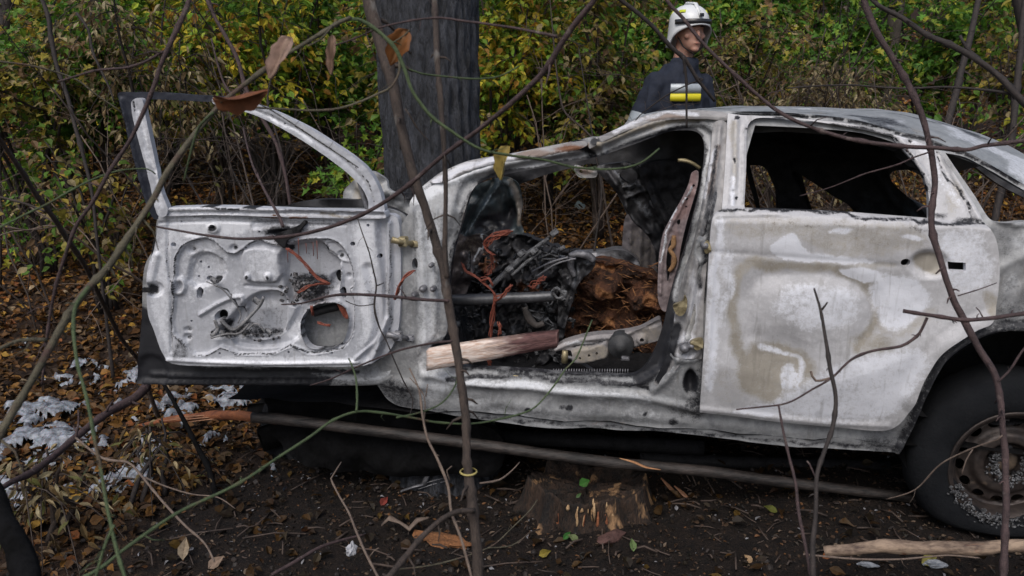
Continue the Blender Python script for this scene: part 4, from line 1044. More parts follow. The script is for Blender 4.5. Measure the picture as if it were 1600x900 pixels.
# ================================================================ leaves
# simple folded, toothed leaf; second one is lobed
LEAF_A = np.array([(0,0,0),(.30,.25,.06),(.36,.55,.08),(.16,.85,.03),(0,1.08,-.08),(-.16,.85,.03),(-.36,.55,.08),(-.30,.25,.06),(0,.3,-.02),(0,.65,-.03)])
FACE_A = np.array([(0,1,8),(1,2,8),(2,9,8),(2,3,9),(3,4,9),(4,5,9),(5,6,9),(6,8,9),(6,7,8),(7,0,8)])
LEAF_B = np.array([(0,0,0),(.34,.02,.05),(.18,.28,0),(.55,.50,.09),(.20,.58,0),(0,1.0,-.05),(-.20,.58,0),(-.55,.50,.09),(-.18,.28,0),(-.34,.02,.05),(0,.35,-.04)])
FACE_B = np.array([(0,1,10),(1,2,10),(2,3,10),(3,4,10),(4,5,10),(5,6,10),(6,7,10),(7,8,10),(8,9,10),(9,0,10)])

def leaves(name, P, D, U, size, col, mat, parent=None, narrow=1.0, curl=0.5, lobed=False, r=rng):
    n = len(P); L, Fc = (LEAF_B, FACE_B) if lobed else (LEAF_A, FACE_A)
    D = D / np.linalg.norm(D, axis=1)[:, None]
    S = np.cross(D, U); S /= np.linalg.norm(S, axis=1)[:, None] + 1e-9
    N = np.cross(S, D)
    w = narrow * r.uniform(.7, 1.2, n); cu = r.uniform(-.2, 1, n) * curl
    x = L[None, :, 0] * w[:, None]; y = np.repeat(L[None, :, 1], n, 0); z = L[None, :, 2] * (1 + 2 * cu[:, None]) - cu[:, None] * y ** 2 * .35 + r.normal(0, .03, (n, len(L)))
    V = P[:, None] + size[:, None, None] * (x[..., None] * S[:, None] + y[..., None] * D[:, None] + z[..., None] * N[:, None])
    Fa = (Fc[None] + (np.arange(n) * len(L))[:, None, None]).reshape(-1, 3)
    C = np.repeat(col, len(L), 0)
    return mesh_obj(name, V.reshape(-1, 3), Fa, mat, parent, False, {'leafcol': C})

PAL = {
 'litter': ([(.10,.045,.015),(.16,.075,.022),(.27,.13,.03),(.38,.22,.04),(.05,.027,.014),(.18,.115,.06),(.22,.075,.022),(.28,.21,.13)], [.24,.24,.14,.06,.2,.06,.04,.02]),
 'green': ([(.09,.22,.03),(.14,.31,.045),(.25,.37,.045),(.42,.40,.05),(.06,.16,.025)], [.28,.27,.24,.10,.11]),
 'yellow': ([(.32,.40,.04),(.52,.45,.045),(.62,.45,.05),(.18,.32,.035),(.42,.22,.04)], [.30,.26,.14,.2,.10]),
 'withered': ([(.34,.27,.15),(.20,.14,.07),(.42,.36,.22),(.15,.15,.05),(.09,.06,.03)], [.28,.24,.16,.16,.16]),
 'mixed': ([(.12,.23,.035),(.31,.27,.05),(.36,.29,.15),(.18,.11,.055),(.42,.32,.055)], [.3,.22,.2,.16,.12]),
}
def colours(pal, n, r=rng):
    c, p = PAL[pal]; p = np.array(p) / sum(p)
    a = np.array(c)[r.choice(len(c), n, p=p)]
    return a * r.uniform(.65, 1.25, (n, 1))

def scatter(name, n, x0, x1, y0, y1, size, keep, pal='litter', label=None):
    x = rng.uniform(x0, x1, n); y = y0 + (y1 - y0) * rng.uniform(0, 1, n)
    q = keep(x, y) > rng.uniform(0, 1, n); x, y = x[q], y[q]; n = len(x)
    z = ground_z(x, y) + (fbm(np.stack([x, y], 1) * 9, 3, 81) - .5) * .035 + rng.uniform(.002, .03, n)
    a = rng.uniform(0, 2 * math.pi, n); tl = rng.normal(0, .45, n)
    D = np.stack([np.cos(a), np.sin(a), tl], 1); U = np.stack([rng.normal(0, .45, n), rng.normal(-.15, .45, n), np.ones(n)], 1)
    sz = rng.uniform(*size, n)
    h = n // 3
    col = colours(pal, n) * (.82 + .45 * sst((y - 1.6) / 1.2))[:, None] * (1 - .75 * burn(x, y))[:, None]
    P = np.stack([x, y, z], 1)
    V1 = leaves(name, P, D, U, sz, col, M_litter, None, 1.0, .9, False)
    return tag(V1, kind='stuff')
inview = lambda x, y: (np.abs(x) < (y + 2.6) * .72 + 1.6)
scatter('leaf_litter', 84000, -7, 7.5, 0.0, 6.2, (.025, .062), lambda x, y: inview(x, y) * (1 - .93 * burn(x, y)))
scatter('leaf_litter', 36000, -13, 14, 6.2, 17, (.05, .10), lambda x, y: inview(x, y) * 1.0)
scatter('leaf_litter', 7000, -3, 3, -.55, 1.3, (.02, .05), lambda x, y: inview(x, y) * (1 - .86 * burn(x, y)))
# small burnt chips and crumbs in the foreground
n = 26000
x = rng.uniform(-2.4, 2.6, n); y = rng.uniform(-.5, 1.9, n)
z = ground_z(x, y) + (fbm(np.stack([x, y], 1) * 9, 3, 81) - .5) * .035 + .004
a = rng.uniform(0, 6.28, n)
cc = np.array([(.03,.022,.017),(.07,.042,.028),(.012,.011,.011),(.14,.10,.07),(.26,.26,.28),(.15,.07,.03)])[rng.choice(6, n, p=[.3,.25,.22,.12,.04,.07])]
o = leaves('char_crumbs', np.stack([x, y, z], 1), np.stack([np.cos(a), np.sin(a), rng.normal(0, .5, n)], 1), np.stack([rng.normal(0, .6, n), rng.normal(0, .6, n), np.ones(n)], 1), rng.uniform(.004, .022, n) ** 1.0, cc, M_litter, None, .8, .9)
tag(o, kind='stuff')

# ================================================================ twigs, saplings, trunks
def path(pts, depth):
    c = curve(pts, 9, False); n = len(c)
    t = np.interp(np.linspace(0, 1, n), np.linspace(0, 1, len(depth)), depth)
    return CAM + ray(c) * t[:, None]

def seg_mesh(name, pts, w, depth, mat, parent, seed=0, root=False, top=0.0, rough=.2, seg=9, knots=True):
    P = path(pts, depth); n = len(P)
    dd = np.interp(np.linspace(0, 1, n), np.linspace(0, 1, len(depth)), depth)
    R = np.interp(np.linspace(0, 1, n), np.linspace(0, 1, len(w)), w) * .37 / F * dd
    P = P + (fbm(np.stack([np.arange(n) * .22, np.full(n, seed * 5.1), np.zeros(n)], 1), 2, seed)[:, None] - .5) * R[:, None] * .5
    if knots and n > 6:
        r = np.random.default_rng(seed + 100)
        for kx in r.integers(2, max(3, n - 2), max(1, n // 9)): R[kx] *= r.uniform(1.12, 1.35)
    if top:
        d = P[0] - P[min(3, n - 1)]; d /= np.linalg.norm(d); m = 6
        ex = [P[0] + d * top * (m - i) / m + np.array([0, 0, .02]) * (m - i) for i in range(m)]
        P = np.concatenate([ex, P]); R = np.concatenate([R[0] * np.linspace(.6, 1, m), R])
    if root:
        p = P[-1]; g = ground_z(p[0], p[1]) - .05; d = P[-1] - P[-4]; m = 6
        ex = []
        for i in range(1, m + 1):
            f_ = i / m; q = p + d * i * .4; q[2] = p[2] + (g - p[2]) * f_; ex.append(q)
        P = np.concatenate([P, ex]); R = np.concatenate([R, R[-1] * np.linspace(1, 1.35, m)])
    m = MB(); m.tube(P, R, seg, 1, rough, True, seed)
    if knots and n > 14:                        # buds and short spurs along the wood
        r = np.random.default_rng(seed + 55)
        for i in r.integers(3, len(P) - 3, max(1, n // 7)):
            d = r.normal(0, 1, 3); t_ = P[i + 1] - P[i]; t_ /= np.linalg.norm(t_) + 1e-9; d -= t_ * (d @ t_); d /= np.linalg.norm(d)
            L_ = R[i] * r.uniform(1.4, 2.6) + (r.uniform(.008, .03) if r.random() < .3 else 0)
            m.tube([P[i] + d * R[i] * .5, P[i] + d * (R[i] + L_ * .5) + t_ * L_ * .2, P[i] + d * (R[i] + L_) + t_ * L_ * .7], [R[i] * .42, R[i] * .3, R[i] * .12], 5, 1, .2)
    return m.build(name, mat, parent)

def sapling(name, label, cat, parts, mat, group=None, leafs=()):
    """parts: (px points, widths px, depths[, options]); the first is the main stem"""
    seed = abs(hash_(label)) % 1000
    if len(parts) == 1 and not leafs:
        p = parts[0]; o = seg_mesh(name, p[0], p[1], p[2], mat, None, seed, **(p[3] if len(p) > 3 else {}))
        return tag(o, label, cat, group)
    p0 = path(parts[0][0], parts[0][2])[-1]
    e = empty(name, (p0[0], p0[1], float(ground_z(p0[0], p0[1]))), label=label, cat=cat, group=group)
    for i, p in enumerate(parts):
        o = seg_mesh('stem' if i == 0 else 'branch', p[0], p[1], p[2], (p[3].get('mat', mat) if len(p) > 3 else mat), None, seed + i,
                     **({k_: v for k_, v in p[3].items() if k_ != 'mat'} if len(p) > 3 else {}))
        for v in o.data.vertices: v.co -= e.location
        o.parent = e
    for lf in leafs:
        big_leaf(*lf, parent=e)
    return e
def hash_(s):
    h = 7
    for ch in s: h = (h * 131 + ord(ch)) & 0xffffff
    return h

def big_leaf(X, Y, t, length_px, ang, width, col, tilt=0.6, curl=.8, parent=None, lobed=False, name='leaf', seed=0):
    """a dried leaf hanging at a point: curled grid with a midrib and wavy margin"""
    r = np.random.default_rng(int(X * 7 + Y)); L = length_px / F * t
    nu, nv = 13, 9; V = []
    for i in range(nu):
        u = i / (nu - 1); hw = (math.sin(math.pi * min(1, u * 1.02) ** .8) ** .8) * width * .5 * (1 + .12 * math.sin(u * 19)) + .004
        for j in range(nv):
            v = j / (nv - 1) * 2 - 1
            x_ = v * hw; z_ = (abs(v) ** 1.5) * hw * curl + math.sin(u * 7 + v * 2) * .04 - curl * .25 * u * u + .03 * math.sin(v * 9 + u * 5)
            V.append((x_ * L, u * L, z_ * L))
    V = np.array(V)
    R = rotm('Y', ang) @ rotm('X', math.pi / 2 + tilt) 
    V = V @ (rotm('Y', ang) @ rotm('X', math.pi/2) @ rotm('Y', tilt)).T
    W = V + at(X, Y, t)
    ii = np.arange(nu * nv).reshape(nu, nv)
    q = np.stack([ii[:-1, :-1], ii[1:, :-1], ii[1:, 1:], ii[:-1, 1:]], -1).reshape(-1, 4)
    vv = np.tile(np.abs(np.linspace(-1, 1, nv)), nu); vein = np.clip(1 - vv * 8, 0, 1)
    C = np.array(col)[None] * (.85 + .3 * r.uniform(size=(nu * nv, 1))) + vein[:, None] * np.array([.06, .05, .03])
    if parent is not None: W = W - np.array(parent.location)
    return mesh_obj(name, W, q, M_litter, parent, True, {'leafcol': np.clip(C, 0, 1)})

B = dict
sapling('sapling', 'thick brown sapling in the centre foreground, forking before the windscreen pillar, yellow ring low down', 'sapling', [
    ([(575,-30),(578,10),(592,65),(615,140),(630,215),(650,285),(675,360),(694,425),(704,490),(717,570),(727,660),(731,740),(742,820),(747,905)], [30,27,22,20,19,20,18,18,22,25], [1.35,1.32,1.28,1.25], B(root=True, top=.8)),
    ([(678,-20),(684,90),(690,190),(697,290),(695,370),(698,435)], [13,13,11,10,12], [1.30,1.26,1.28], B(top=.8)),
    ([(741,798),(715,799),(690,812),(660,838),(635,868),(605,905)], [12,11,12,15], [1.24,1.18,1.1]),
    ([(700,470),(660,468),(610,463),(560,460),(518,462),(470,474),(440,476)], [7,7,6,3], [1.27,1.5,1.75], B(mat=M_barkp)),
    ([(706,533),(670,537),(622,548),(560,572),(515,593),(485,602)], [5,4,3], [1.26,1.4,1.6], B(mat=M_barkp)),
    ([(633,170),(640,180),(652,200),(672,222)], [4,2], [1.28,1.3])], M_bark)
m = MB(); P = at(732, 737, 1.268)
m.lathe([(.0125,-.002),(.0145,0),(.0125,.002)], P, 'z', 20, True); ring = m.build('wire_ring', mat_plain('yellow_wire', (.3, .25, .08), (.5, .42, .16), 40, .5), None)
tag(ring, 'thin yellow wire ring tied round the thick central sapling near the ground', 'wire ring')

sapling('bramble_branch', 'long purple-brown bough sweeping from the top centre down across the open door', 'branch', [
    ([(945,-25),(925,5),(890,48),(855,105),(845,118),(800,160),(745,205),(695,240),(640,288),(590,322),(540,346),(480,364),(430,371),(370,373),(310,366),(245,354)], [13,12,9,8,7,4], [1.05,1.2,1.35,1.5], B(top=.5)),
    ([(870,57),(835,50),(800,43),(733,34),(683,28),(633,34),(592,44),(550,62),(510,74)], [6,5,4,3], [1.12,1.15,1.2]),
    ([(442,354),(432,330),(420,310),(405,280),(392,250),(380,200)], [7,5,3], [1.42,1.5,1.6]),
    ([(790,165),(770,182),(760,180)], [4,2], [1.2,1.2])], M_barkp)
sapling('arching_vine', 'thick olive bough arching from the lower left to the top centre, then running down green', 'branch', [
    ([(548,27),(525,38),(490,60),(440,90),(395,122),(350,158),(333,176),(300,215),(262,268),(235,318),(200,370),(163,425),(140,447),(112,485),(85,530),(70,560),(40,610),(5,670),(-30,730)], [8,10,12,15,16,19], [1.15,1.05,.95,.85], B(mat=M_barko)),
    ([(530,33),(560,30),(590,48),(615,72),(632,108),(645,142),(670,178),(705,205),(750,232),(800,243),(850,250),(900,262),(960,264),(1000,255),(1030,232)], [9,8,6,5,4], [1.16,1.2,1.3], B(mat=M_barkg)),
    ([(622,80),(624,110),(612,135),(590,147),(560,160),(520,171),(470,172),(400,168),(350,165)], [5,5,4], [1.18,1.15,1.1], B(mat=M_barko)),
    ([(640,108),(660,115),(700,120),(745,123),(780,119),(810,104)], [4,4,3], [1.2,1.3], B(mat=M_barkg)),
    ([(140,447),(120,475),(115,505),(120,560),(135,620),(155,720),(165,780),(180,850),(200,920)], [9,7,7,8], [.92,.85,.8], B(mat=M_barkg)),
    ([(178,820),(165,850),(150,900),(140,930)], [6,6], [.82,.8], B(mat=M_barkg)),
    ([(72,532),(30,532),(0,545),(-40,560)], [9,8], [.9,.85], B(mat=M_barko)),
    ([(333,176),(310,200),(295,250),(287,285)], [6,3], [1.0,1.05], B(mat=M_barkg)),
    ([(345,160),(400,160),(520,235),(560,262)], [3,2], [1.0,1.2])], M_barko,
    leafs=[(333,152,1.0,82,math.pi*.52,.55,(.20,.075,.035),.9,.9), (795,228,1.28,55,-math.pi*.88,.5,(.33,.25,.07),.7,.9)])
sapling('thin_stem', 'slim grey-brown stem slanting down from the left edge behind the olive bough', 'sapling', [
    ([(-30,180),(0,218),(30,262),(62,312),(92,352),(130,412),(160,472),(190,530),(215,562)], [8,10,11,9,8], [1.9,2.4,3.5], B(root=True)),
    ([(70,330),(40,318),(0,308)], [5,4], [1.4,1.4])], M_bark)
sapling('thin_stem', 'dark purple stem falling from the top edge left of centre past the door corner', 'sapling', [
    ([(300,-20),(292,10),(270,60),(252,100),(235,150),(205,215),(170,270),(145,315),(118,355),(95,420),(82,470),(72,540),(66,600)], [11,9,8,7,5], [1.1,1.15,1.25], B(top=.5)),
    ([(255,80),(230,95),(200,105),(150,110),(110,122),(90,128)], [5,5,4], [1.15,1.2])], M_barkp)
sapling('thin_stem', 'dark stem bending down from the top left corner of the wood', 'sapling', [
    ([(58,-20),(75,25),(80,60),(92,110),(105,150),(118,200),(130,240),(143,300),(150,360)], [9,9,8,6], [4.2,4.2], B(root=True)),
    ([(120,20),(138,45),(145,80),(158,110),(172,140),(178,158)], [6,5,3], [4.2,4.2])], M_barkd)
sapling('green_vine', 'green vine rising from the bottom left and crossing in front of the sill', 'vine', [
    ([(120,910),(160,885),(205,850),(280,800),(370,757),(430,718),(485,682),(520,657),(560,643),(600,645),(640,652),(680,660),(735,662),(780,655),(830,640),(860,610),(885,575),(900,560),(925,500)], [8,7,6,5,4,3], [.95,1.1,1.3,1.5], B(mat=M_barkg)),
    ([(557,642),(558,625),(556,590),(545,560)], [5,3], [1.2,1.3]),
    ([(620,652),(655,645),(690,630),(712,600),(720,560)], [4,3], [1.25,1.4])], M_barkg)
sapling('green_vine', 'thin green stem crossing the left edge and ending at the door corner', 'vine', [
    ([(-20,362),(0,355),(40,335),(75,318),(110,298),(150,278),(190,266),(230,264),(243,272)], [5,4,4,3], [1.1,1.2])], M_barkg)
sapling('green_vine', 'olive stem with a bow in it, running across the upper left corner', 'vine', [
    ([(-20,93),(0,96),(50,103),(98,116),(125,128),(150,148),(180,168),(190,176)], [4,4,3], [1.3,1.4])], M_barko)
sapling('thin_stem', 'tall dark brown sapling crossing the rear door just right of its handle', 'sapling', [
    ([(1345,-25),(1352,10),(1372,55),(1398,95),(1425,145),(1443,190),(1455,240),(1461,285),(1455,350),(1470,410),(1495,480),(1530,545),(1556,590),(1566,660),(1572,760),(1570,840),(1568,910)], [14,13,12,13,15,13,13,14], [1.5,1.5,1.45,1.4], B(root=True, top=.8)),
    ([(1559,597),(1578,578),(1600,545),(1640,500)], [5,4], [1.42,1.4]),
    ([(1452,238),(1430,245),(1400,258),(1350,272),(1300,292),(1250,306)], [4,3,2], [1.48,1.6]),
    ([(1566,680),(1560,686),(1520,700),(1470,725),(1430,755+10),(1385,780)], [3,3,2], [1.42,1.6], B(mat=M_pale)),
    ([(1520,702),(1510,718),(1503,740)], [3,2], [1.5,1.5], B(mat=M_pale)),
    ([(1473,418),(1462,428)], [5,3], [1.45,1.45]), ([(1497,462),(1530,452),(1557,442)], [3,2], [1.45,1.5])], M_barkp)
sapling('hanging_bough', 'brown bough sagging across the rear window from top centre to the right edge', 'branch', [
    ([(1025,-25),(1045,5),(1067,28),(1092,60),(1120,90),(1160,127),(1198,160),(1233,184),(1283,204),(1333,218),(1400,228),(1460,231),(1510,234),(1535,228),(1600,219),(1660,205)], [8,7,8,9,9,10], [1.6,1.6,1.5,1.4], B(top=.5))], M_barkp)
sapling('hanging_bough', 'dark branch falling from the top edge in front of the firefighter', 'branch', [
    ([(950,-20),(970,0),(1013,34),(1050,74),(1070,92),(1090,124),(1117,158)], [8,9,9,8,6], [1.9,2.0], B(top=.5)),
    ([(1068,88),(1072,120),(1073,160),(1073,200)], [7,5,4], [1.95,2.0]), ([(1098,125),(1080,130),(1040,150),(1000,180),(993,188)], [3,3,2], [2,2.1])], M_barkd)
sapling('hanging_bough', 'thick dark bough slanting through the upper right corner', 'branch', [
    ([(1345,-20),(1372,8),(1410,28),(1450,55),(1490,72),(1530,95),(1560,118),(1585,145),(1620,180)], [8,10,12,13,16], [1.8,1.75,1.7], B(top=.4)),
    ([(1500,55),(1510,75),(1530,92)], [6,8], [1.76,1.76]),
    ([(1590,150),(1560,143),(1480,136),(1410,138),(1330,133),(1280,134),(1230,138)], [6,4,3], [1.72,1.9])], M_barkd)
sapling('cut_branch', 'purple-brown branch with a blunt end entering from the right over the rear wheel', 'branch', [
    ([(1411,486),(1440,491),(1480,497),(1510,500),(1555,496),(1600,490),(1660,482)], [8,9,9,10], [1.35,1.3], B(top=0)),
    ([(1449,496),(1440,515),(1432,526),(1408,541),(1362,549),(1330,562),(1300,590),(1270,608),(1230,630),(1190,636),(1150,640)], [6,6,5,4,3], [1.35,1.4]),
    ([(1537,498),(1530,485),(1525,480)], [4,2], [1.33,1.33]), ([(1300,590),(1275,595),(1267,580)], [5,5], [1.4,1.4], B(mat=M_pale))], M_barkp)
sapling('shoot', 'black-tipped shoot with a stub fork in front of the rear door', 'sapling', [
    ([(1272,450),(1282,485),(1290,530),(1297,575),(1306,620),(1302,665),(1288,705),(1276,745),(1275,800),(1270,850),(1270,905)], [4,8,9,9,10,12], [1.3,1.25,1.2], B(root=True, mat=M_barkd)),
    ([(1284,484),(1289,478),(1293,472)], [5,3], [1.3,1.3])], M_barkd)
sapling('shoot', 'brown shoot leaning left beside the black-tipped one, below the rear door', 'sapling', [
    ([(1216,632),(1222,665),(1232,710),(1243,755),(1248,800),(1258,850),(1268,905)], [4,6,7,8], [1.3,1.22], B(root=True)),
    ([(1277,752),(1265,725),(1261,720)], [4,3], [1.28,1.28])], M_barkp)
sapling('shoot', 'pale thin twig standing left of the thick central sapling, bent in the middle', 'sapling', [
    ([(640,575),(655,610),(660,650),(668,685),(685,720),(700,760),(705,800),(720,840),(738,905)], [3,5,6,6,6], [1.3,1.2], B(root=True)),
    ([(662,660),(663,620),(640,590)], [3,2], [1.3,1.3]), ([(703,750),(698,735),(706,728)], [3,2], [1.26,1.26]), ([(665,620),(668,600)], [3,2], [1.3,1.3])], M_pale)
sapling('shoot', 'pale crooked twig at the bottom with a hooked tip, in front of the black wheel', 'sapling', [
    ([(533,722),(523,738),(517,748),(530,775),(545,800),(556,830),(570,862),(592,905)], [2,4,5,6], [1.45,1.3], B(root=True)),
    ([(576,872),(585,860),(592,856)], [3,2], [1.35,1.35])], M_pale)
sapling('hanging_twig', 'thin black knotted twig hanging over the hinge side of the open door', 'twig', [
    ([(559,342),(568,370),(577,395),(584,425),(588,445),(585,480),(592,510),(605,535),(615,560),(630,595),(645,625),(640,650)], [2,3,4,3,3,2], [1.7,1.7]),
    ([(588,447),(600,442)], [3,2], [1.7,1.7]), ([(586,475),(560,478),(540,470)], [2,2], [1.7,1.7])], M_barkd)
sapling('fallen_stick', 'thick purple-brown stick lying along the ground at the lower left, among foam', 'stick', [
    ([(-10,772),(20,752),(50,738),(85,712),(118,684),(150,658),(185,635),(210,622),(228,604)], [10,14,15,16,20], [2.1,2.6,3.0]), ([(118,684),(123,660),(122,640)], [6,3], [2.5,2.5])], M_barkp)
sapling('fallen_twig', 'pinkish forked twig fanning out low at the left, below the foam', 'twig', [
    ([(118,684),(160,716),(200,722),(215,735),(235,760),(262,792),(290,822),(320,850),(335,878)], [5,5,5,4], [2.2,2.0,1.9]),
    ([(226,746),(260,760),(300,772),(340,777),(368,795)], [4,3,2], [2.1,2.1])], M_pale)
sapling('fallen_stick', 'dark stick lying at bottom centre left of the hooked twig', 'stick', [
    ([(425,898),(460,878),(500,855),(540,842),(570,835)], [8,7,4], [2.25,2.5])], M_barkp)
sapling('fallen_twig', 'curved bare twig on the ground right of the thick central sapling', 'twig', [
    ([(620,890),(680,882),(730,868),(770,852),(800,825),(830,795),(840,780)], [4,3,2], [1.9,2.2]), ([(762,856),(800,852),(830,830)], [3,2], [2,2.1])], M_barko)
sapling('hanging_twig', 'fine grey twig curling under the car beside the thick central sapling', 'twig', [
    ([(750,755),(780,750),(800,735),(812,722)], [4,4,2], [2.4,2.5])], M_pale)
sapling('shoot', 'stout blurred black stem leaning out of the bottom left corner', 'sapling', [
    ([(-40,740),(-6,785),(22,840),(50,910)], [44,50,54], [1.15,1.0], B(root=True, rough=.3, knots=False))], M_soot_shade)
sapling('thin_stem', 'dark leaning stem under the far corner of the open door', 'sapling', [
    ([(225,560),(262,610),(300,680),(322,725),(335,765)], [8,8,10,12], [3.3,3.15], B(root=True))], M_soot_shade)
sapling('thin_stem', 'mauve-brown stem coming down from the top edge through the door window', 'sapling', [
    ([(318,-20),(335,25),(355,60),(372,95),(385,140),(410,185),(432,225),(446,275),(453,320)], [8,9,8,7], [3.9,3.9], B(root=True)),
    ([(385,140),(372,155),(350,130),(330,60)], [5,4], [3.9,3.9])], M_barkp)
for i, (pts, lab) in enumerate((
    ([(430,100),(418,160),(440,240),(432,300)], 'black twig stem framed by the door window, furthest right of those behind it'),
    ([(330,200),(370,280),(398,330)], 'straight dark stem leaning right behind the middle of the door window'),
    ([(250,200),(300,290),(330,340)], 'pale bent stem behind the left corner of the door window'),
    ([(930,240),(940,300),(930,380),(925,420)], 'thin dark stem seen upright through the front doorway'),
    ([(1470,300),(1480,200),(1500,120),(1520,40)], 'dark stem leaning right behind the sloping roof'),
    ([(1555,340),(1580,220),(1590,120),(1598,40)], 'dark stem rising behind the rear quarter window'),
    ([(868,100),(880,170),(910,200),(930,220)], 'pale bowed twig in the bushes between the burnt tree and the firefighter'),
    ([(0,140),(60,170),(90,150),(100,120)], 'crooked dark branch in the bushes at the far left'))):
    big = i in (4, 5)
    P0 = np.array(pts, float)
    if P0[0, 1] > P0[-1, 1]: pts = pts[::-1]
    sapling('thin_stem', lab, 'sapling', [(pts, [3.5, 5] if not big else [12, 16], [5.4, 5.2] if i != 3 else [3.9, 3.9], B(root=True, top=.4))], M_bark if i == 6 else M_barkd)

# hanging dead leaves of the foreground: two more boughs of their own
sapling('hanging_twig', 'twig with one big pale blurred leaf near the top left of centre', 'twig', [([(520,40),(500,62),(480,72)], [4,3], [1.0,.98])], M_barko,
        leafs=[(455,58,.98,75,-math.pi*.80,.5,(.30,.20,.16),.5,.5), (520,55,1.0,60,-math.pi*.95,.3,(.24,.15,.11),.3,.5)])
sapling('hanging_twig', 'short twig holding an orange-brown leaf in front of the charred trunk', 'twig', [([(615,66),(632,55),(640,47)], [3,3], [1.22,1.22])], M_barko,
        leafs=[(637,46,1.22,62,-math.pi*.83,.62,(.17,.065,.018),.2,.6)])

# ---- the charred tree and other trunks
def trunk(name, pts, w, depth, mat, label, bark=.06, seg=48, rows=150, group=None, low=-.1, high=5.5, cat='tree'):
    P = path(pts, depth); a, b = P[0], P[-1]
    d = (a - b); d /= d[2]
    z0 = float(ground_z(b[0], b[1])) + low
    zz = np.linspace(z0, high, rows); C = b[None] + (zz - b[2])[:, None] * d[None]
    r0 = np.interp(zz, [b[2], a[2]], [w[-1] * .5 / F * depth[-1], w[0] * .5 / F * depth[0]])
    r0 = r0 * (1 + .35 * np.exp(-(zz - z0) / .22)) * np.clip((high + 1.2 - zz) / 2.2, .25, 1)
    th = np.arange(seg) * 2 * math.pi / seg
    V = []
    q = np.stack(np.meshgrid(zz, th, indexing='ij'), -1).reshape(-1, 2)
    n3 = np.stack([np.cos(q[:, 1]) * 5.5, np.sin(q[:, 1]) * 5.5, q[:, 0] * 1.3], 1)
    n4 = np.stack([np.cos(q[:, 1]) * 17, np.sin(q[:, 1]) * 17, q[:, 0] * 6], 1)
    rr = 1 + bark * (ridged(n3, 3, 5) * .6 + ridged(n4, 3, 8) * .7 - .4)
    R = np.repeat(r0, seg) * rr; Cc = np.repeat(C, seg, 0)
    V = Cc + np.stack([np.cos(q[:, 1]) * R, np.sin(q[:, 1]) * R, np.zeros(len(R))], 1)
    ii = np.arange(rows * seg).reshape(rows, seg); jj = np.roll(ii, -1, 1)
    f_ = np.stack([ii[:-1], jj[:-1], jj[1:], ii[1:]], -1).reshape(-1, 4)
    e = empty(name, (C[0][0], C[0][1], z0 - low), label=label, cat=cat, group=group)
    V = V - np.array(e.location)
    mesh_obj('trunk', V, f_, mat, e, True)
    top = C[-1] - np.array(e.location)
    rr = np.random.default_rng(hash_(label) % 999)
    for k_ in range(4):
        m = MB(); an = rr.uniform(0, 6.28); L = rr.uniform(.8, 1.6)
        pts_ = [top - d * rr.uniform(.1, .8)]
        dv = np.array([math.cos(an), math.sin(an), .9])
        for s_ in range(7): pts_.append(pts_[-1] + dv * L / 7 + rr.normal(0, .03, 3)); dv[2] += .05
        m.tube(pts_, [r0[-1] * .6, r0[-1] * .12], 7, 1, .1); m.build('limb', mat, e)
    return e
M_burntbark = mat_plain('charred_bark', (.008, .009, .012), (.072, .078, .095), 42, .75, 0, 1.0, stretch=(1, 1, .22), dist=.03, ramp=(.42, .64))
t1 = trunk('charred_tree', [(664,-10),(678,300)], [150,136], [3.38,3.38], M_burntbark, 'stout charred tree trunk rising behind the open door, hit by the car front', .15, 150, 380)
M_palebark = mat_plain('grey_bark', (.06,.05,.042), (.16,.13,.11), 20, .85, 0, .6, stretch=(1,1,.3))
trunk('tree', [(1402,0),(1382,170)], [22,16], [7.5,7.5], M_palebark, 'slim pale trunk behind the roof, right of the firefighter', .08, 20, 60)
trunk('tree', [(1594,-10),(1610,60)], [26,28], [6.0,6.0], M_barkd, 'dark trunk cut by the top right corner', .08, 20, 60)
trunk('tree', [(8,0),(-2,120)], [26,28], [6.5,6.5], M_barkd, 'dim trunk at the extreme upper left edge', .08, 20, 60)
rr = np.random.default_rng(44); DEEP = []
for k_ in range(14):
    x = rr.uniform(-9, 10); y = rr.uniform(8, 17)
    tpx = 800 + F * x / (y + 2.6)
    z = float(ground_z(x, y)); w_ = rr.uniform(.07, .2)
    m = MB(); zz = np.linspace(z - .1, z + 7, 16)
    C = np.stack([x + (zz - z) * rr.normal(0, .04), y + (zz - z) * 0, zz], 1) + fbm(np.stack([zz, np.full(16, k_), zz * 0], 1), 2, k_)[:, None] * .12
    e = empty('tree', (x, y, z), cat='tree', group='slender trunks deeper in the wood'); DEEP.append((tpx, e, 'pale' if k_ % 3 else 'dark'))
    m.tube(C - np.array([x, y, z]), [w_ * .6, w_ * .5, w_ * .25], 10, 1, .1); m.build('trunk', M_palebark if k_ % 3 else M_barkd, e)

ORD = ['first','second','third','fourth','fifth','sixth','seventh','eighth','ninth','tenth','eleventh','twelfth','thirteenth','fourteenth']
for i, (_, e, c_) in enumerate(sorted(DEEP, key=lambda q: q[0])): e['label'] = f'slender {c_} trunk deep in the wood, {ORD[i]} of them from the left'
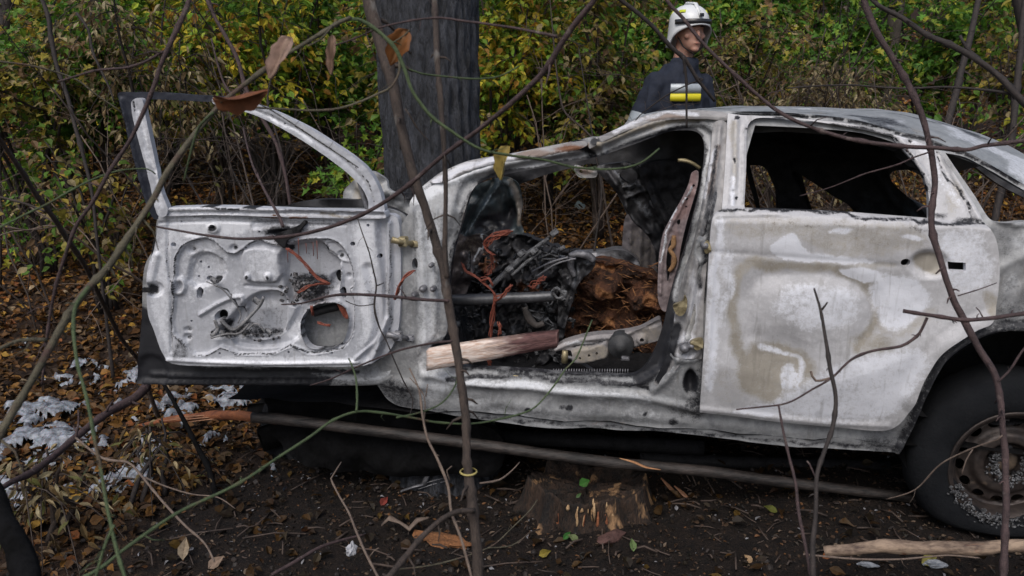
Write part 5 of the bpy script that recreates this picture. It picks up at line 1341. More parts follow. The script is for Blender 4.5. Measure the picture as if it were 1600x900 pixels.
# ---- shrubs behind
def shrub(x, y, h, spread, pal, n_stem, leafn, size, label, seed, low=.25, droop=.5, group=None, narrow=.9):
    r = np.random.default_rng(seed)
    z = float(ground_z(x, y))
    e = empty('shrub', (x, y, z), label=label, cat='shrub', group=group)
    st = MB(); P = []; D = []
    for s_ in range(n_stem):
        a = r.uniform(0, 6.28); out = r.uniform(.15, 1) * spread; hh = h * r.uniform(.65, 1.05)
        t = np.linspace(0, 1, 12)
        C = np.stack([math.cos(a) * out * t ** 1.5, math.sin(a) * out * t ** 1.5, hh * (t - .12 * t ** 3)], 1) + (fbm(np.stack([t * 3, np.full(12, s_ * 3.1), t * 0], 1), 2, seed)[:, None] - .5) * .16 * np.array([1, 1, .2])
        st.tube(C, [.011 + .003 * h, .004], 5, 1, .1)
        nt = int(5 + 4 * h)
        for k_ in range(nt):
            u = r.uniform(low, 1); i = min(10, int(u * 11)); b = C[i] + (C[i+1] - C[i]) * (u * 11 - i)
            a2 = r.uniform(0, 6.28); L = r.uniform(.2, .55) * (1.1 - .4 * u) * (.6 + .25 * h)
            tt = np.linspace(0, 1, 5); up = r.uniform(-.1, .7)
            Q = b + np.stack([math.cos(a2) * L * tt, math.sin(a2) * L * tt, L * (up * tt - droop * tt ** 2)], 1)
            if L > .2: st.tube(Q, [.0035, .0015], 4)
            m_ = max(3, int(leafn * L))
            uu = r.uniform(.1, 1.05, m_)
            base = b + np.stack([math.cos(a2) * L * uu, math.sin(a2) * L * uu, L * (up * uu - droop * uu ** 2)], 1)
            P.append(base + r.normal(0, .035, base.shape))
            dd = np.stack([math.cos(a2) + r.normal(0, .8, m_), math.sin(a2) + r.normal(0, .8, m_), r.normal(-.35 - droop * .5, .5, m_)], 1); D.append(dd)
    st.build('stems', M_bark if seed % 2 else M_barkd, e)
    P = np.concatenate(P); D = np.concatenate(D); n = len(P)
    U = np.stack([r.normal(0, .5, n), r.normal(-.3, .5, n), np.ones(n)], 1)
    # leaf colour varies in clumps
    cl = vn(P * 2.6 + seed, 7)[:, None]
    col = np.clip(colours(pal, n, r) * (.8 + .55 * cl), 0, .8)
    o = leaves('foliage', P, D, U, r.uniform(size[0], size[1], n), col, M_leaf, e, narrow, .6, seed % 3 == 0, r)
    tag(o, kind='stuff')
    return e

def place(X, y):  # world x for a reference column at world distance y
    return (X - 800) / F * ((y + 2.6) * .97)
SH = [ # column px, y, height, spread, palette, stems, leaf density, low
 (40,3.0,2.5,.7,'mixed',7,60,.6,'first shrub from the left edge, half withered'), (150,3.4,2.5,.8,'green',8,70,.5,'green shrub behind the far end of the open door'),
 (235,2.8,2.3,.6,'withered',6,46,.6,'withered shrub with pale curled leaves above the door window corner'), (330,3.8,2.6,.8,'green',8,74,.5,'leafy green shrub seen over the door window arch'),
 (430,3.3,2.5,.7,'yellow',7,60,.55,'yellow-green shrub seen above the arch of the door window'), (520,4.0,2.5,.8,'green',8,74,.42,'green shrub just left of the charred trunk'),
 (560,3.0,1.35,.6,'green',6,60,.3,'low green shrub at the left foot of the charred trunk'), (90,4.6,2.7,1.0,'yellow',8,66,.3,'tall yellow-green shrub in the upper left'),
 (260,5.0,2.9,1.1,'yellow',9,66,.25,'broad yellowing shrub behind the door window'), (420,5.2,3.0,1.1,'green',9,66,.25,'broad green shrub behind the door window arch, top centre left'),
 (600,5.2,3.0,1.1,'yellow',9,60,.3,'yellowing shrub half hidden by the charred trunk'), (780,3.8,2.6,.7,'yellow',8,66,.40,'yellow shrub just right of the charred trunk'),
 (860,4.4,2.6,.9,'green',9,72,.32,'bright green shrub between the charred trunk and the firefighter'), (940,3.7,2.3,.7,'mixed',8,64,.38,'mottled shrub close behind the left of the firefighter'),
 (985,5.2,2.8,1.0,'green',9,66,.3,'deep green shrub over the left shoulder of the firefighter'), (1150,4.4,2.2,.8,'mixed',8,58,.35,'mottled shrub right behind the firefighter'),
 (1130,5.8,3.0,1.1,'green',9,66,.25,'green shrub at the top edge right of the white helmet'), (1230,3.6,1.75,.75,'withered',9,60,.45,'withered tan shrub over the car roof'),
 (1300,5.2,2.5,1.0,'green',8,60,.4,'green shrub left of the slim pale trunk'), (1340,3.8,1.7,.6,'withered',7,46,.5,'pale dead shrub in front of the slim pale trunk'),
 (1440,5.6,2.6,1.0,'green',7,52,.4,'green shrub right of the slim pale trunk'), (1530,6.6,2.8,1.1,'mixed',7,40,.4,'thin shrub in the upper right of the wood'),
 (1590,4.6,2.2,.7,'mixed',6,26,.5,'sparse shrub at the right edge'), (1545,3.4,1.3,.35,'green',3,20,.5,'sparse green sprig above the boot of the car'),
 (700,6.4,3.2,1.2,'green',9,60,.2,'shrub directly behind the charred trunk'), (180,6.4,3.2,1.3,'green',9,60,.2,'far green shrub at the upper left'),
 (800,6.2,3.2,1.2,'yellow',9,60,.2,'far yellow shrub over the sapling fork'), (20,3.2,1.1,.6,'green',5,50,.2,'low green shrub at the left edge'),
 (120,2.4,1.3,.5,'mixed',5,40,.3,'low half bare shrub left of the open door'), (660,2.9,2.2,.6,'mixed',6,40,.4,'thin shrub hidden behind the burnt trunk'),
]
for i, (X_, y_, h_, sp_, pal, ns, ln, lo, lab) in enumerate(SH):
    shrub(place(X_, y_), y_, h_, sp_, pal, ns, ln, (.042, .075) if y_ < 4.5 else (.055, .095), lab, 300 + i, lo, .5 if pal != 'withered' else 1.1, narrow=.9 if pal != 'withered' else .5)
def bare(x, y, h, spread, n_stem, label, seed, mat):
    r = np.random.default_rng(seed); z = float(ground_z(x, y)); e = empty('bare_shrub', (x, y, z), label=label, cat='shrub', group='bare twiggy shrubs')
    m = MB()
    def grow(b, d, L, rad, lev):
        n = 7; Q = [b]
        for _ in range(n):
            d = d + r.normal(0, .13, 3); d /= np.linalg.norm(d); Q.append(Q[-1] + d * L / n)
        m.tube(Q, [rad, rad * .5], 5 if lev else 6, 1, .15)
        if lev < 3:
            for _ in range(r.integers(3, 6)):
                i = r.integers(1, n); dd = d + r.normal(0, .65, 3); dd[2] = dd[2] * .7 + .1; dd /= np.linalg.norm(dd)
                grow(Q[i], dd, L * r.uniform(.35, .6), rad * .5, lev + 1)
    for s_ in range(n_stem):
        a = r.uniform(0, 6.28); grow(np.array([r.normal(0, .08), r.normal(0, .08), -.05]), np.array([math.cos(a) * spread, math.sin(a) * spread, 1.]), h * r.uniform(.7, 1.1), r.uniform(.005, .009), 0)
    m.build('twigs', mat, e); return e
for i, (X_, y_, h_, sp_, ns, lab) in enumerate(((30,2.2,2.0,.5,3,'bare twiggy shrub at the far left edge'), (250,2.4,1.7,.5,3,'bare twigs just behind the far corner of the open door'),
        (350,2.0,1.9,.4,4,'bare twigs seen through the left of the door window'), (560,2.4,1.6,.4,3,'bare twigs left of the charred trunk foot'),
        (860,2.8,1.9,.5,4,'bare twigs right of the charred trunk'), (1150,2.9,1.8,.4,3,'bare twigs right of the firefighter'), (1290,3.0,1.7,.5,4,'bare twigs over the middle of the car roof'),
        (1440,2.6,1.7,.5,4,'bare twigs behind the sloping rear of the roof'), (1560,2.4,1.9,.5,4,'bare twiggy shrub at the upper right'))):
    bare(place(X_, y_), y_, h_, sp_, ns, lab, 800 + i, M_pale if i % 3 == 1 else M_bark)
rr = np.random.default_rng(12)
k_ = 0
ZONE = ['beyond the left edge', 'above the olive bough', 'over the door frame corner', 'over the door window', 'left of the charred tree', 'right of the charred tree', 'left of the firefighter', 'behind the firefighter', 'over the car roof', 'right of the pale trunk', 'at the right edge']
for ri, y_ in enumerate((8.0, 10.0, 12.5, 15.5)):
    for zi, X_ in enumerate(np.linspace(-60, 1660, 11)):
        if X_ > 1180 and y_ < 11: continue
        yy = y_ + rr.uniform(-.7, .7)
        shrub(place(X_ + rr.uniform(-50, 50), yy), yy, rr.uniform(2.4, 3.6), 1.6, ['green', 'yellow', 'green', 'mixed'][k_ % 4], 8, 36, (.07, .12),
              f"{['green','yellowing','green','patchy brown'][k_ % 4]} shrub deep in the thicket, {ZONE[zi]}, {['nearest','second','third','farthest'][ri]} row",
              500 + k_ * 2 + (k_ % 2), .1, .4, group='shrubs of the thicket at the back of the wood')
        k_ += 1

# ================================================================ things lying about
# pole under the car
e = empty('charred_pole', hit(700, 800), label='long charred pole lying under the car, its left end split to orange wood', cat='pole')
def offs(o, e):
    for v in o.data.vertices: v.co -= e.location
    o.parent = e
def car_path(pts, s, step=8):
    c = curve(pts, step, False)
    if s == 'right': s = np.interp(np.linspace(0, 1, len(c)), [0, .4, 1], [.11, .11, .24])
    if isinstance(s, str) and s == 'far': s = np.linspace(.65, .12, len(c))
    P = to_car(c, s)
    return P[:, :1] * UV + P[:, 1:2] * VV + P[:, 2:] * np.array([0, 0, 1.])
m = MB(); P = car_path([(395,652),(440,655),(540,668),(700,688),(800,702),(950,722),(1100,736),(1200,750),(1400,775),(1500,790)], 'right')
m.tube(P, [.022, .021, .020, .017], 14, 1, .08, True, 3); offs(m.build('pole', mat_plain('charred_wood', (.009, .008, .008), (.07, .056, .05), 18, .6, 0, .7, stretch=(.3, 1, 1), ramp=(.42, .66)), None), e)
m = MB(); P = car_path([(172,673),(215,666),(260,656),(320,650),(370,649),(405,652),(432,656)], 'far')
m.tube(P, [.004, .012, .017, .022, .024, .020], 9, .8, .4, True, 5); offs(m.build('split_end', mat_plain('orange_split_wood', (.10, .03, .015), (.34, .12, .045), 22, .7, 0, 1.0, stretch=(.25, 1, 1)), None), e)
for k_ in range(5):
    m = MB(); a0 = rng.uniform(250, 300); P = car_path([(a0, 660 - k_ * 2), (a0 + 60, 653 - k_), (a0 + 130, 651 + k_ * 2)], (.65 - .53 * (a0 + 60 - 172) / 260))
    m.tube(P, [.002, .005, .002], 5, .6, .3); offs(m.build('splinter', mat_plain('pale_split', (.2, .09, .05), (.42, .22, .12), 22, .7), None), e)
m = MB(); P = car_path([(968,716),(990,722),(1010,730),(1032,734)], .09); m.tube(P, [.003, .007, .003], 6, .5, .4)
offs(m.build('splinter', mat_plain('raw_split', (.3, .13, .06), (.5, .27, .13), 22, .7), None), e)
sapling('log', 'pale peeled log lying in front of the rear wheel', 'log', [([(1288,862),(1330,856),(1400,854),(1500,856),(1600,853),(1700,850)], [22,28,29,28,27], [2.40,2.33,2.28], B(rough=.14, seg=14, knots=False))],
        mat_plain('peeled_log', (.07, .045, .035), (.34, .25, .18), 9, .8, 0, .5, stretch=(.6, 2, 2), ramp=(.38, .6), extra=((.20, .07, .03), .62, .72, 12)))
sapling('fallen_twig', 'thin pale twig lying just below the peeled log', 'twig', [([(1255,866),(1330,873),(1400,874),(1480,868),(1530,872)], [4,4,3], [2.2,2.2])], M_pale)
# stump
S0 = hit(925, 840); S0 = S0 + np.array([0, .22, 0]); S0[2] = ground_z(S0[0], S0[1])
e = empty('rotten_stump', S0, label='low rotten stump burnt black, pale fibres hanging from its front, under the sill', cat='stump')
seg = 90; rows = 14; V = []
r3 = np.random.default_rng(2)
prof = 1 + .16 * (fbm(np.stack([np.cos(np.arange(seg) / seg * 6.283) * 3, np.sin(np.arange(seg) / seg * 6.283) * 3], 1), 3, 4) - .5) * 2
jag = fbm(np.stack([np.cos(np.arange(seg) / seg * 6.283) * 5, np.sin(np.arange(seg) / seg * 6.283) * 5], 1), 4, 6)
for i in range(rows):
    h_ = i / (rows - 1)
    for j in range(seg):
        t = j / seg * 2 * math.pi
        rad = .205 * prof[j] * (1.12 - .12 * h_ + .30 * math.exp(-h_ * 4)) + .035 * (jag[j] - .5) * 2 * (1.6 - h_)
        V.append((math.cos(t) * rad * 1.05, math.sin(t) * rad * .8, -.05 + h_ * (.16 + .05 * (jag[j] - .5) * 2)))
for i, f_ in enumerate((.85, .6, .3, .02)):
    for j in range(seg):
        t = j / seg * 2 * math.pi; V.append((math.cos(t) * .205 * f_ * prof[j] * 1.05, math.sin(t) * .205 * f_ * .8, .095 - .03 * (1 - f_) + .03 * (r3.random() - .5)))
ii = np.arange((rows + 4) * seg).reshape(rows + 4, seg); jj = np.roll(ii, -1, 1)
mesh_obj('stump_wood', np.array(V), np.stack([ii[:-1], jj[:-1], jj[1:], ii[1:]], -1).reshape(-1, 4), mat_plain('burnt_stump', (.008, .006, .005), (.07, .038, .022), 22, .8, 0, 1.0, stretch=(1, 1, .25), dist=.03, ramp=(.42, .7), extra=((.34, .20, .10), .59, .66, 14)), e, True)
mat_plain('fibre_tan', (.20, .11, .05), (.55, .38, .21), 30, .8)
for (xa, n_, top_, ln_) in ((-.17, 7, .03, .06), (-.145, 6, .05, .07), (-.05, 9, .085, .05), (-.02, 8, .10, .06), (.0, 8, .11, .085), (.03, 7, .10, .08), (.05, 6, .10, .05), (.1, 3, .09, .03), (-.1, 5, .07, .05)):
    for _ in range(max(1, n_ // 2)):
        x_ = xa + r3.normal(0, .012); yy = -.8 * .212 * math.sqrt(max(.05, 1 - (x_ / .23) ** 2)) - .006 - r3.random() * .01
        m = MB(); z1 = top_ + r3.normal(0, .02); L = ln_ * r3.uniform(.3, 1.5); fw = r3.uniform(.35, 1.3)
        m.tube([(x_, yy, z1), (x_ + r3.normal(0, .003), yy - .005, z1 - L * .5), (x_ + r3.normal(0, .005), yy - .002, z1 - L)], [.003 * fw, .0075 * fw, .006 * fw, .002 * fw], 6, .5, .5)
        o = m.build('fibre', bpy.data.materials[['fibre_tan', 'raw_split', 'orange_split_wood', 'burnt_stump'][int(r3.choice(4, p=[.4, .2, .2, .2]))]], e)
def chunk(name, X, Y, sz, mat, label, cat, n=14, seed=0, lift=.01, stretch=(1, 1, .5), group=None, sharp=.5):
    p = hit(X, Y); r = np.random.default_rng(seed + int(X))
    bm_v = []; nu, nv = 14, 10
    for i in range(nu):
        for j in range(nv):
            th = i / nu * 6.283; ph = (j / (nv - 1) - .5) * math.pi
            bm_v.append((math.cos(ph) * math.cos(th), math.cos(ph) * math.sin(th), math.sin(ph)))
    V = np.array(bm_v); V *= (1 + sharp * (fbm(V * 2.2 + seed, 3, seed) - .5) * 2)[:, None]
    V = V * np.array(stretch) * sz
    V = V @ rotm('Z', r.uniform(0, 3)).T + (0, 0, sz * stretch[2] * .4 + lift)
    ii = np.arange(nu * nv).reshape(nu, nv); jj = np.roll(ii, -1, 0)
    q = np.stack([ii[:, :-1], jj[:, :-1], jj[:, 1:], ii[:, 1:]], -1).reshape(-1, 4)
    o = mesh_obj(name, V, q, mat, None, False); o.location = [float(c) for c in p]
    return tag(o, label, cat, group)
for i, (X_, Y_, a_, lab) in enumerate(((1045,768,.9,'pale torn splinter of wood lying right of the stump, the nearer of two'), (1068,780,.75,'pale torn splinter of wood right of the stump, the one ending in a knob'))):
    p = hit(X_, Y_); m = MB()
    m.tube([(-.05, .01, .03), (-.01, 0, .02), (.03, -.01, .012), (.06, -.005, .014)], [.004, .012, .007, .010], 7, .6, .5, True, i); o = m.build('wood_splinter', bpy.data.materials['pale_split'], None, False)
    o.location = [float(c) for c in p]; o.rotation_euler = (0, a_ * .4, -.5 * a_); tag(o, lab, 'splinter')
chunk('bark_piece', 955, 846, .045, mat_plain('red_bark', (.05, .025, .022), (.12, .06, .05), 30, .8), 'reddish bark chip lying at the foot of the stump', 'bark chip', stretch=(1.2, .5, .4))
chunk('wood_crumbs', 690, 850, .07, mat_plain('rot_orange', (.06, .025, .01), (.30, .13, .05), 20, .9, 0, 1), 'crumbled orange rotten wood in front of the thick central sapling', 'rotten wood', stretch=(1.3, .6, .22), sharp=.9)
# bent metal scrap under the car and torn bark
p = hit(662, 775); m = MB(); e = empty('metal_scrap', p, label='bent grey metal bracket lying in the dark under the sill', cat='scrap')
for a, b, w_ in (((-.09,0,.02),(.0,0,.05),.008), ((0,0,.05),(.02,0,.11),.010), ((.0,0,.11),(.08,.01,.13),.008), ((-.02,0,.03),(.09,.01,.06),.004), ((-.02,0,.045),(.09,.01,.075),.003)):
    m = MB(); m.tube([a, tuple((np.array(a) + b) / 2 + (.004, 0, .004)), b], [w_], 6, .5, .25); m.build('bar', M_grey, e)
p = hit(640, 832)
m = MB(); m.tube([(-.10,.0,.03),(-.07,0,.06),(-.03,-.01,.045),(.0,-.01,.02),(.03,0,.05),(.07,.01,.055)], [.008,.018,.010,.022,.02,.006], 9, .35, .45, True, 4)
o = m.build('torn_bark', M_pale, None); o.location = [float(c) for c in p]; tag(o, 'curled strip of torn grey-brown bark lying below the thick sapling fork', 'bark strip')
for X_, Y_, ln_, an, col, lab in ((905,758,.05,.4,(.05,.16,.03),'green leaf lying on top of the burnt stump'), (880,843,.045,1.0,(.04,.15,.03),'small bright green leaf at the left foot of the stump'), (904,845,.05,2.5,(.16,.2,.09),'pale green leaf beside the bright green one at the stump'),
        (990,862,.055,1.6,(.16,.24,.09),'curled light green leaf on the bare soil right of the stump'), (1215,800,.06,2.8,(.12,.13,.03),'yellow-green leaf on the soil near the brown shoot'), (842,868,.05,.2,(.30,.24,.05),'yellow leaf on the soil left of the stump'),
        (1440,880,.06,.1,(.28,.25,.07),'yellow leaf lying below the peeled log'), (1285,872,.05,.5,(.24,.07,.02),'orange-red leaf at the left end of the peeled log'), (1175,880,.04,2.,(.34,.22,.12),'tan leaf fallen on the soil near the bottom edge, right of centre'),
        (595,790,.05,1.2,(.25,.05,.04),'small red leaf on the soil under the front of the car'), (285,875,.09,1.6,(.34,.27,.19),'big pale curled leaf standing at the bottom left'), (200,805,.07,1.7,(.30,.24,.15),'cream curled leaf left of the pinkish forked twig'),
        (325,888,.07,.9,(.28,.2,.15),'dull pink leaf at the bottom edge right of the big pale one'), (900,778,.03,.9,(.05,.1,.03),'tiny green leaf on the front rim of the stump')):
    p = hit(X_, Y_, .16 if Y_ in (758, 778) else .012)
    r = np.random.default_rng(int(X_))
    o = leaves('fallen_leaf', np.zeros((1, 3)), np.array([[math.cos(an), math.sin(an) * .4, .45]]), np.array([[.1, -.9, .8]]), np.array([ln_ * .8]), np.array([col]) * .9, M_litter, None, 1.0, .9, False, r)
    o.location = [float(c) for c in p]; tag(o, lab, 'leaf')
chunk('white_scrap', 550, 868, .022, mat_plain('white_scrap', (.35, .36, .4), (.6, .6, .62), 30, .7), 'small white crumpled scrap on the soil at the bottom, left of centre', 'scrap', stretch=(.8, .6, 1.2), sharp=.8)
chunk('white_scrap', 905, 328, .05, mat_plain('pale_blue_scrap', (.35, .45, .45), (.5, .6, .6), 30, .7), 'pale blue-green scrap on the leaf litter seen through the front doorway', 'scrap', stretch=(.8, .6, .8), sharp=.8)
chunk('glass_fragment', 1460, 888, .03, mat_plain('grey_scrap', (.12, .13, .15), (.36, .38, .41), 30, .4), 'shiny grey fragment in the soil below the peeled log', 'fragment', stretch=(.4, 1.2, .4), sharp=.6)
chunk('glass_fragment', 1355, 888, .025, bpy.data.materials['grey_scrap'], 'narrow bright sliver in the soil at the bottom, below the peeled log', 'fragment', stretch=(.3, 1.3, .3), sharp=.6)

# burnt sticks and clods strewn on the soil in front
m = MB(); r5 = np.random.default_rng(15)
for k_ in range(420):
    x_, y_ = r5.uniform(-1.9, 2.3), r5.uniform(-.35, .9); z_ = float(ground_z(x_, y_))
    a_ = r5.uniform(0, 3.14); L_ = r5.uniform(.02, .13) * (2 if r5.random() < .1 else 1); d_ = np.array([math.cos(a_), math.sin(a_), r5.normal(0, .08)])
    m.tube([np.array([x_, y_, z_ + .01]), np.array([x_, y_, z_ + .012]) + d_ * L_ * .5 + r5.normal(0, .004, 3), np.array([x_, y_, z_ + .008]) + d_ * L_], [r5.uniform(.0015, .004)], 5, 1, .2)
tag(m.build('strewn_twigs', mat_plain('litter_twigs', (.012, .009, .008), (.10, .07, .055), 5, .8, 0, .4), None), kind='stuff')
m = MB()
for k_ in range(500):
    x_, y_ = r5.uniform(-1.7, 2.3), r5.uniform(-.35, 1.0); z_ = float(ground_z(x_, y_))
    m.box((x_, y_, z_ + .006), r5.uniform(.005, .022, 3), rotm('X', r5.uniform(0, 3)) @ rotm('Z', r5.uniform(0, 3)), .006)
tag(m.build('burnt_clods', mat_plain('clods', (.005, .004, .004), (.05, .035, .028), 9, .7, 0, .8, ramp=(.4, .72)), None, False), kind='stuff')
shrub(-1.62, .02, .42, .2, 'withered', 4, 40, (.035, .06), 'low withered plant with cream leaves at the bottom left corner', 901, .4, 1.2, narrow=.45)
shrub(-1.42, .25, .36, .15, 'withered', 3, 40, (.03, .055), 'small withered plant drooping over the foam, right of the corner plant', 902, .4, 1.2, narrow=.4)
# foam left by the fire crew
P = []
for (X_, Y_, sx, sy, n_) in ((62,652,.10,.05,60), (100,600,.08,.04,40), (88,722,.09,.05,50), (128,705,.16,.05,110), (170,748,.2,.05,130), (205,705,.2,.05,110), (250,640,.14,.07,100), (375,618,.14,.06,150), (352,632,.1,.04,60), (35,705,.12,.05,60), (150,765,.16,.04,90), (30,768,.10,.03,60), (60,755,.1,.03,50), (270,655,.06,.03,30), (200,600,.1,.05,50), (160,620,.06,.03,30), (120,770,.14,.03,60), (10,720,.1,.04,50), (95,690,.1,.04,50), (225,765,.06,.03,30)):
    c = hit(X_, Y_); P.append((c[0], c[1], sx * 1.5, sy * 3.0))
x = np.arange(-3.0, -.75, .011); y = np.arange(-.2, 2.2, .011)
X, Y = np.meshgrid(x, y, indexing='ij'); q = np.stack([X.ravel(), Y.ravel()], 1)
m_ = np.zeros(len(q))
for cx, cy, sx, sy in P: m_ = np.maximum(m_, np.exp(-((q[:, 0] - cx) / sx) ** 2 - ((q[:, 1] - cy) / sy) ** 2))
h_ = m_ ** .6 * .55 + (fbm(q * 6.5, 4, 71) - .5) * 1.15 + (fbm(q * 24, 3, 72) - .5) * 1.3 - .44
hz = np.clip(h_, -.03, .5); hz = np.sign(hz) * np.sqrt(np.abs(hz)) * .075 + (fbm(q * 45, 3, 73) - .5) * .035
Z = ground_z(q[:, 0], q[:, 1]) + (fbm(q * 9, 3, 81) - .5) * .035 + hz - .002 + .006
ii = np.arange(len(q)).reshape(X.shape)
Fa = np.stack([ii[:-1, :-1], ii[1:, :-1], ii[1:, 1:], ii[:-1, 1:]], -1).reshape(-1, 4)
Fa = Fa[(h_[Fa] > -.01).all(1)]
V = np.stack([q[:, 0], q[:, 1], Z], 1)
us, inv = np.unique(Fa, return_inverse=True); V = V[us]; Fa = inv.reshape(Fa.shape)
k = NT('foam'); k.col(k.mix(k.sharp(k.noise(35, 4, .7), .4, .62), (.10, .105, .12), (.33, .36, .41))); k.rough(.6); k.b.inputs['Subsurface Weight'].default_value = .2; k.b.inputs['Subsurface Scale'].default_value = .01
tag(mesh_obj('foam', V, Fa, k.m, None, True), kind='stuff')

# rough-sawn plank inside the doorway
A_, B_ = to_car([(669, 560)], -.05)[0], to_car([(872, 528)], .22)[0]
e = empty('wooden_beam', at(700, 560, 2.6), label='fresh pale split beam jutting out of the front doorway over the sill', cat='beam')
ax = B_ - A_; L = np.linalg.norm(ax); nn_ = 60; t = np.linspace(0, 1, nn_)
hh = np.interp(t, [0, .5, 1], [.034, .032, .026])
V = []
sec = [(-1,-1),(-.3,-1.02),(.5,-1),(1,-.9),(1.03,-.2),(1,.5),(.9,1),(.2,.96),(-.5,1.02),(-1,.95),(-1.02,.3),(-.98,-.4)]
for i in range(nn_):
    c = A_ + ax * t[i]
    for j, (a, b) in enumerate(sec):
        nz = (fbm(np.array([[t[i] * 3, j * 2.3, 0]]), 2, 3)[0] - .5) * .012
        V.append(c + np.array([0, 1, 0]) * a * (.022 + nz) + np.array([0, 0, 1]) * b * (hh[i] + nz * .8))
V = np.array(V); ii = np.arange(nn_ * 12).reshape(nn_, 12); jj = np.roll(ii, -1, 1)
q = [tuple(f) for f in np.stack([ii[:-1], jj[:-1], jj[1:], ii[1:]], -1).reshape(-1, 4)] + [tuple(range(12)), tuple(range(nn_ * 12 - 12, nn_ * 12))[::-1]]
Vw = V[:, :1] * UV + V[:, 1:2] * VV + V[:, 2:] * np.array([0, 0, 1.])
k = NT('split_beam'); g_ = k.attr('age').outputs['Fac']; n_ = k.noise(30, 4, .6, (1, 1, 6)); n2 = k.noise(8, 4, .6, (1, 1, 8))
k.col(k.mix(k.sharp(k.math('ADD', g_, k.math('MULTIPLY', k.math('SUBTRACT', n2, .5), .8)), .4, .7), k.mix(k.sharp(n_, .4, .65), (.88, .76, .68), (.66, .45, .34)), k.mix(k.sharp(n_, .4, .65), (.17, .085, .08), (.08, .04, .04))))
k.rough(.65); k.bump(n_, .5, .006)
o = mesh_obj('split_wood', Vw - np.array(e.location), q, k.m, e, True, {'age': np.repeat(t, 12)})

# crumbling rotten wood heaped beyond the dashboard
def world_panel(name, out, s, relief_, crumple, fine, mat, label, cat, step=3.2, rim=.06, seed=0, stains_=()):
    o = panel(name, out, (), s, relief_, stains_, mat, None, step, rim, crumple, fine, 6, seed)
    o.rotation_euler = (0, 0, -YAW)
    return tag(o, label, cat)
k = NT('rot_wood'); n1 = k.noise(9, 6, .7, None, .6); n2 = k.noise(45, 4, .7)
c = k.mix(k.sharp(n1, .42, .6), (.035, .016, .010), (.17, .07, .035)); c = k.mix(k.sharp(n2, .56, .72), c, (.33, .14, .055))
sep = k.n('ShaderNodeSeparateColor'); k.l(k.attr('stain').outputs['Color'], sep.inputs[0])
c = k.mix(k.sharp(k.math('ADD', sep.outputs[1], k.math('MULTIPLY', k.math('SUBTRACT', n2, .5), 1.2)), .35, .65), c, k.mix(k.sharp(n2, .4, .6), (.50, .24, .10), (.25, .10, .04)))
c = k.mix(k.sharp(sep.outputs[0], .4, .8), c, (.012, .009, .009)); k.col(c); k.rough(.85); k.bump(k.math('ADD', n1, n2), 1.0, .03)
def rothf(p): return ridged(p / np.array([34, 15]), 4, 7) * .05 + ridged(p / 9.0, 3, 9) * .016
o = panel('rotten_wood_heap', [(895,420),(902,406),(920,408),(938,406),(960,410),(978,414),(1000,420),(1020,425),(1036,440),(1046,470),(1042,540),(1000,560),(900,570),(862,560),(868,520),(880,470)], (), 0.62,
    [(('e', 945,448,26,14), .08, 16), (('e', 958,500,16,26), .06, 14), (('e', 1010,465,30,20), .07, 20), (('e', 975,470,12,30), -.08, 14)],
    [(1, ('l', [(905,410),(935,415),(960,420)], 9), .95, 8), (1, ('l', [(935,440),(952,446),(957,456)], 10), .9, 7), (1, ('e', 1018,462,12,10), .85, 10), (1, ('e', 955,502,11,16), .75, 10), (0, ('e', 990,520,46,16), .9, 20), (0, ('e', 930,480,24,10), .6, 16)],
    k.m, None, 2.8, .1, (.05, 22), .01, 6, seed=71, hfun=rothf)
o.rotation_euler = (0, 0, -YAW); tag(o, 'crumbling rust-brown rotten wood heaped inside the wreck behind the dashboard', 'rotten wood')

m = MB(); r6 = np.random.default_rng(16)
for k_ in range(230):
    x_, y_ = r6.uniform(888, 1036), r6.uniform(412, 545); L_ = r6.uniform(6, 26); a_ = r6.normal(.25, .5)
    if x_ < 905 and y_ > 470: continue
    m.tube(to_car([(x_, y_), (x_ + L_ * .5 * math.cos(a_), y_ + L_ * .5 * math.sin(a_) + r6.normal(0, 1.5)), (x_ + L_ * math.cos(a_), y_ + L_ * math.sin(a_))], .52 + r6.uniform(0, .07)), [.001, r6.uniform(.002, .0055), .001], 5, .5, .4)
f2 = m.build('rotten_fibres', mat_plain('rot_fibre', (.08, .03, .015), (.55, .27, .11), 7, .9, 0, .5, ramp=(.4, .66)), o); tag(f2, kind='stuff')
# ================================================================ the firefighter
def blob(V, F_, name, mat, parent, vox, smooth_it=6, disp=0.0, dscale=9, seed=0):
    me = bpy.data.meshes.new(name); me.from_pydata([tuple(v) for v in V], [], F_); me.update()
    o = bpy.data.objects.new(name, me); COL.objects.link(o)
    r_ = o.modifiers.new('r', 'REMESH'); r_.mode = 'VOXEL'; r_.voxel_size = vox
    s_ = o.modifiers.new('s', 'SMOOTH'); s_.iterations = smooth_it; s_.factor = .5
    dg = bpy.context.evaluated_depsgraph_get(); dg.update()
    m2 = bpy.data.meshes.new_from_object(o.evaluated_get(dg)); m2.name = name
    bpy.data.objects.remove(o); bpy.data.meshes.remove(me)
    n = len(m2.vertices); co = np.empty(n * 3, np.float32); m2.vertices.foreach_get('co', co); co = co.reshape(-1, 3).astype(float)
    if disp:
        no = np.empty(n * 3, np.float32); m2.vertex_normals.foreach_get('vector', no); no = no.reshape(-1, 3)
        co = co + no * ((ridged(co * np.array([dscale, dscale, dscale * .7]), 3, seed) - .3) * disp)[:, None]
        m2.vertices.foreach_set('co', co.astype(np.float32).ravel())
    m2.materials.clear(); m2.materials.append(mat)
    m2.polygons.foreach_set('use_smooth', [True] * len(m2.polygons)); m2.update()
    return link(bpy.data.objects.new(name, m2), parent)
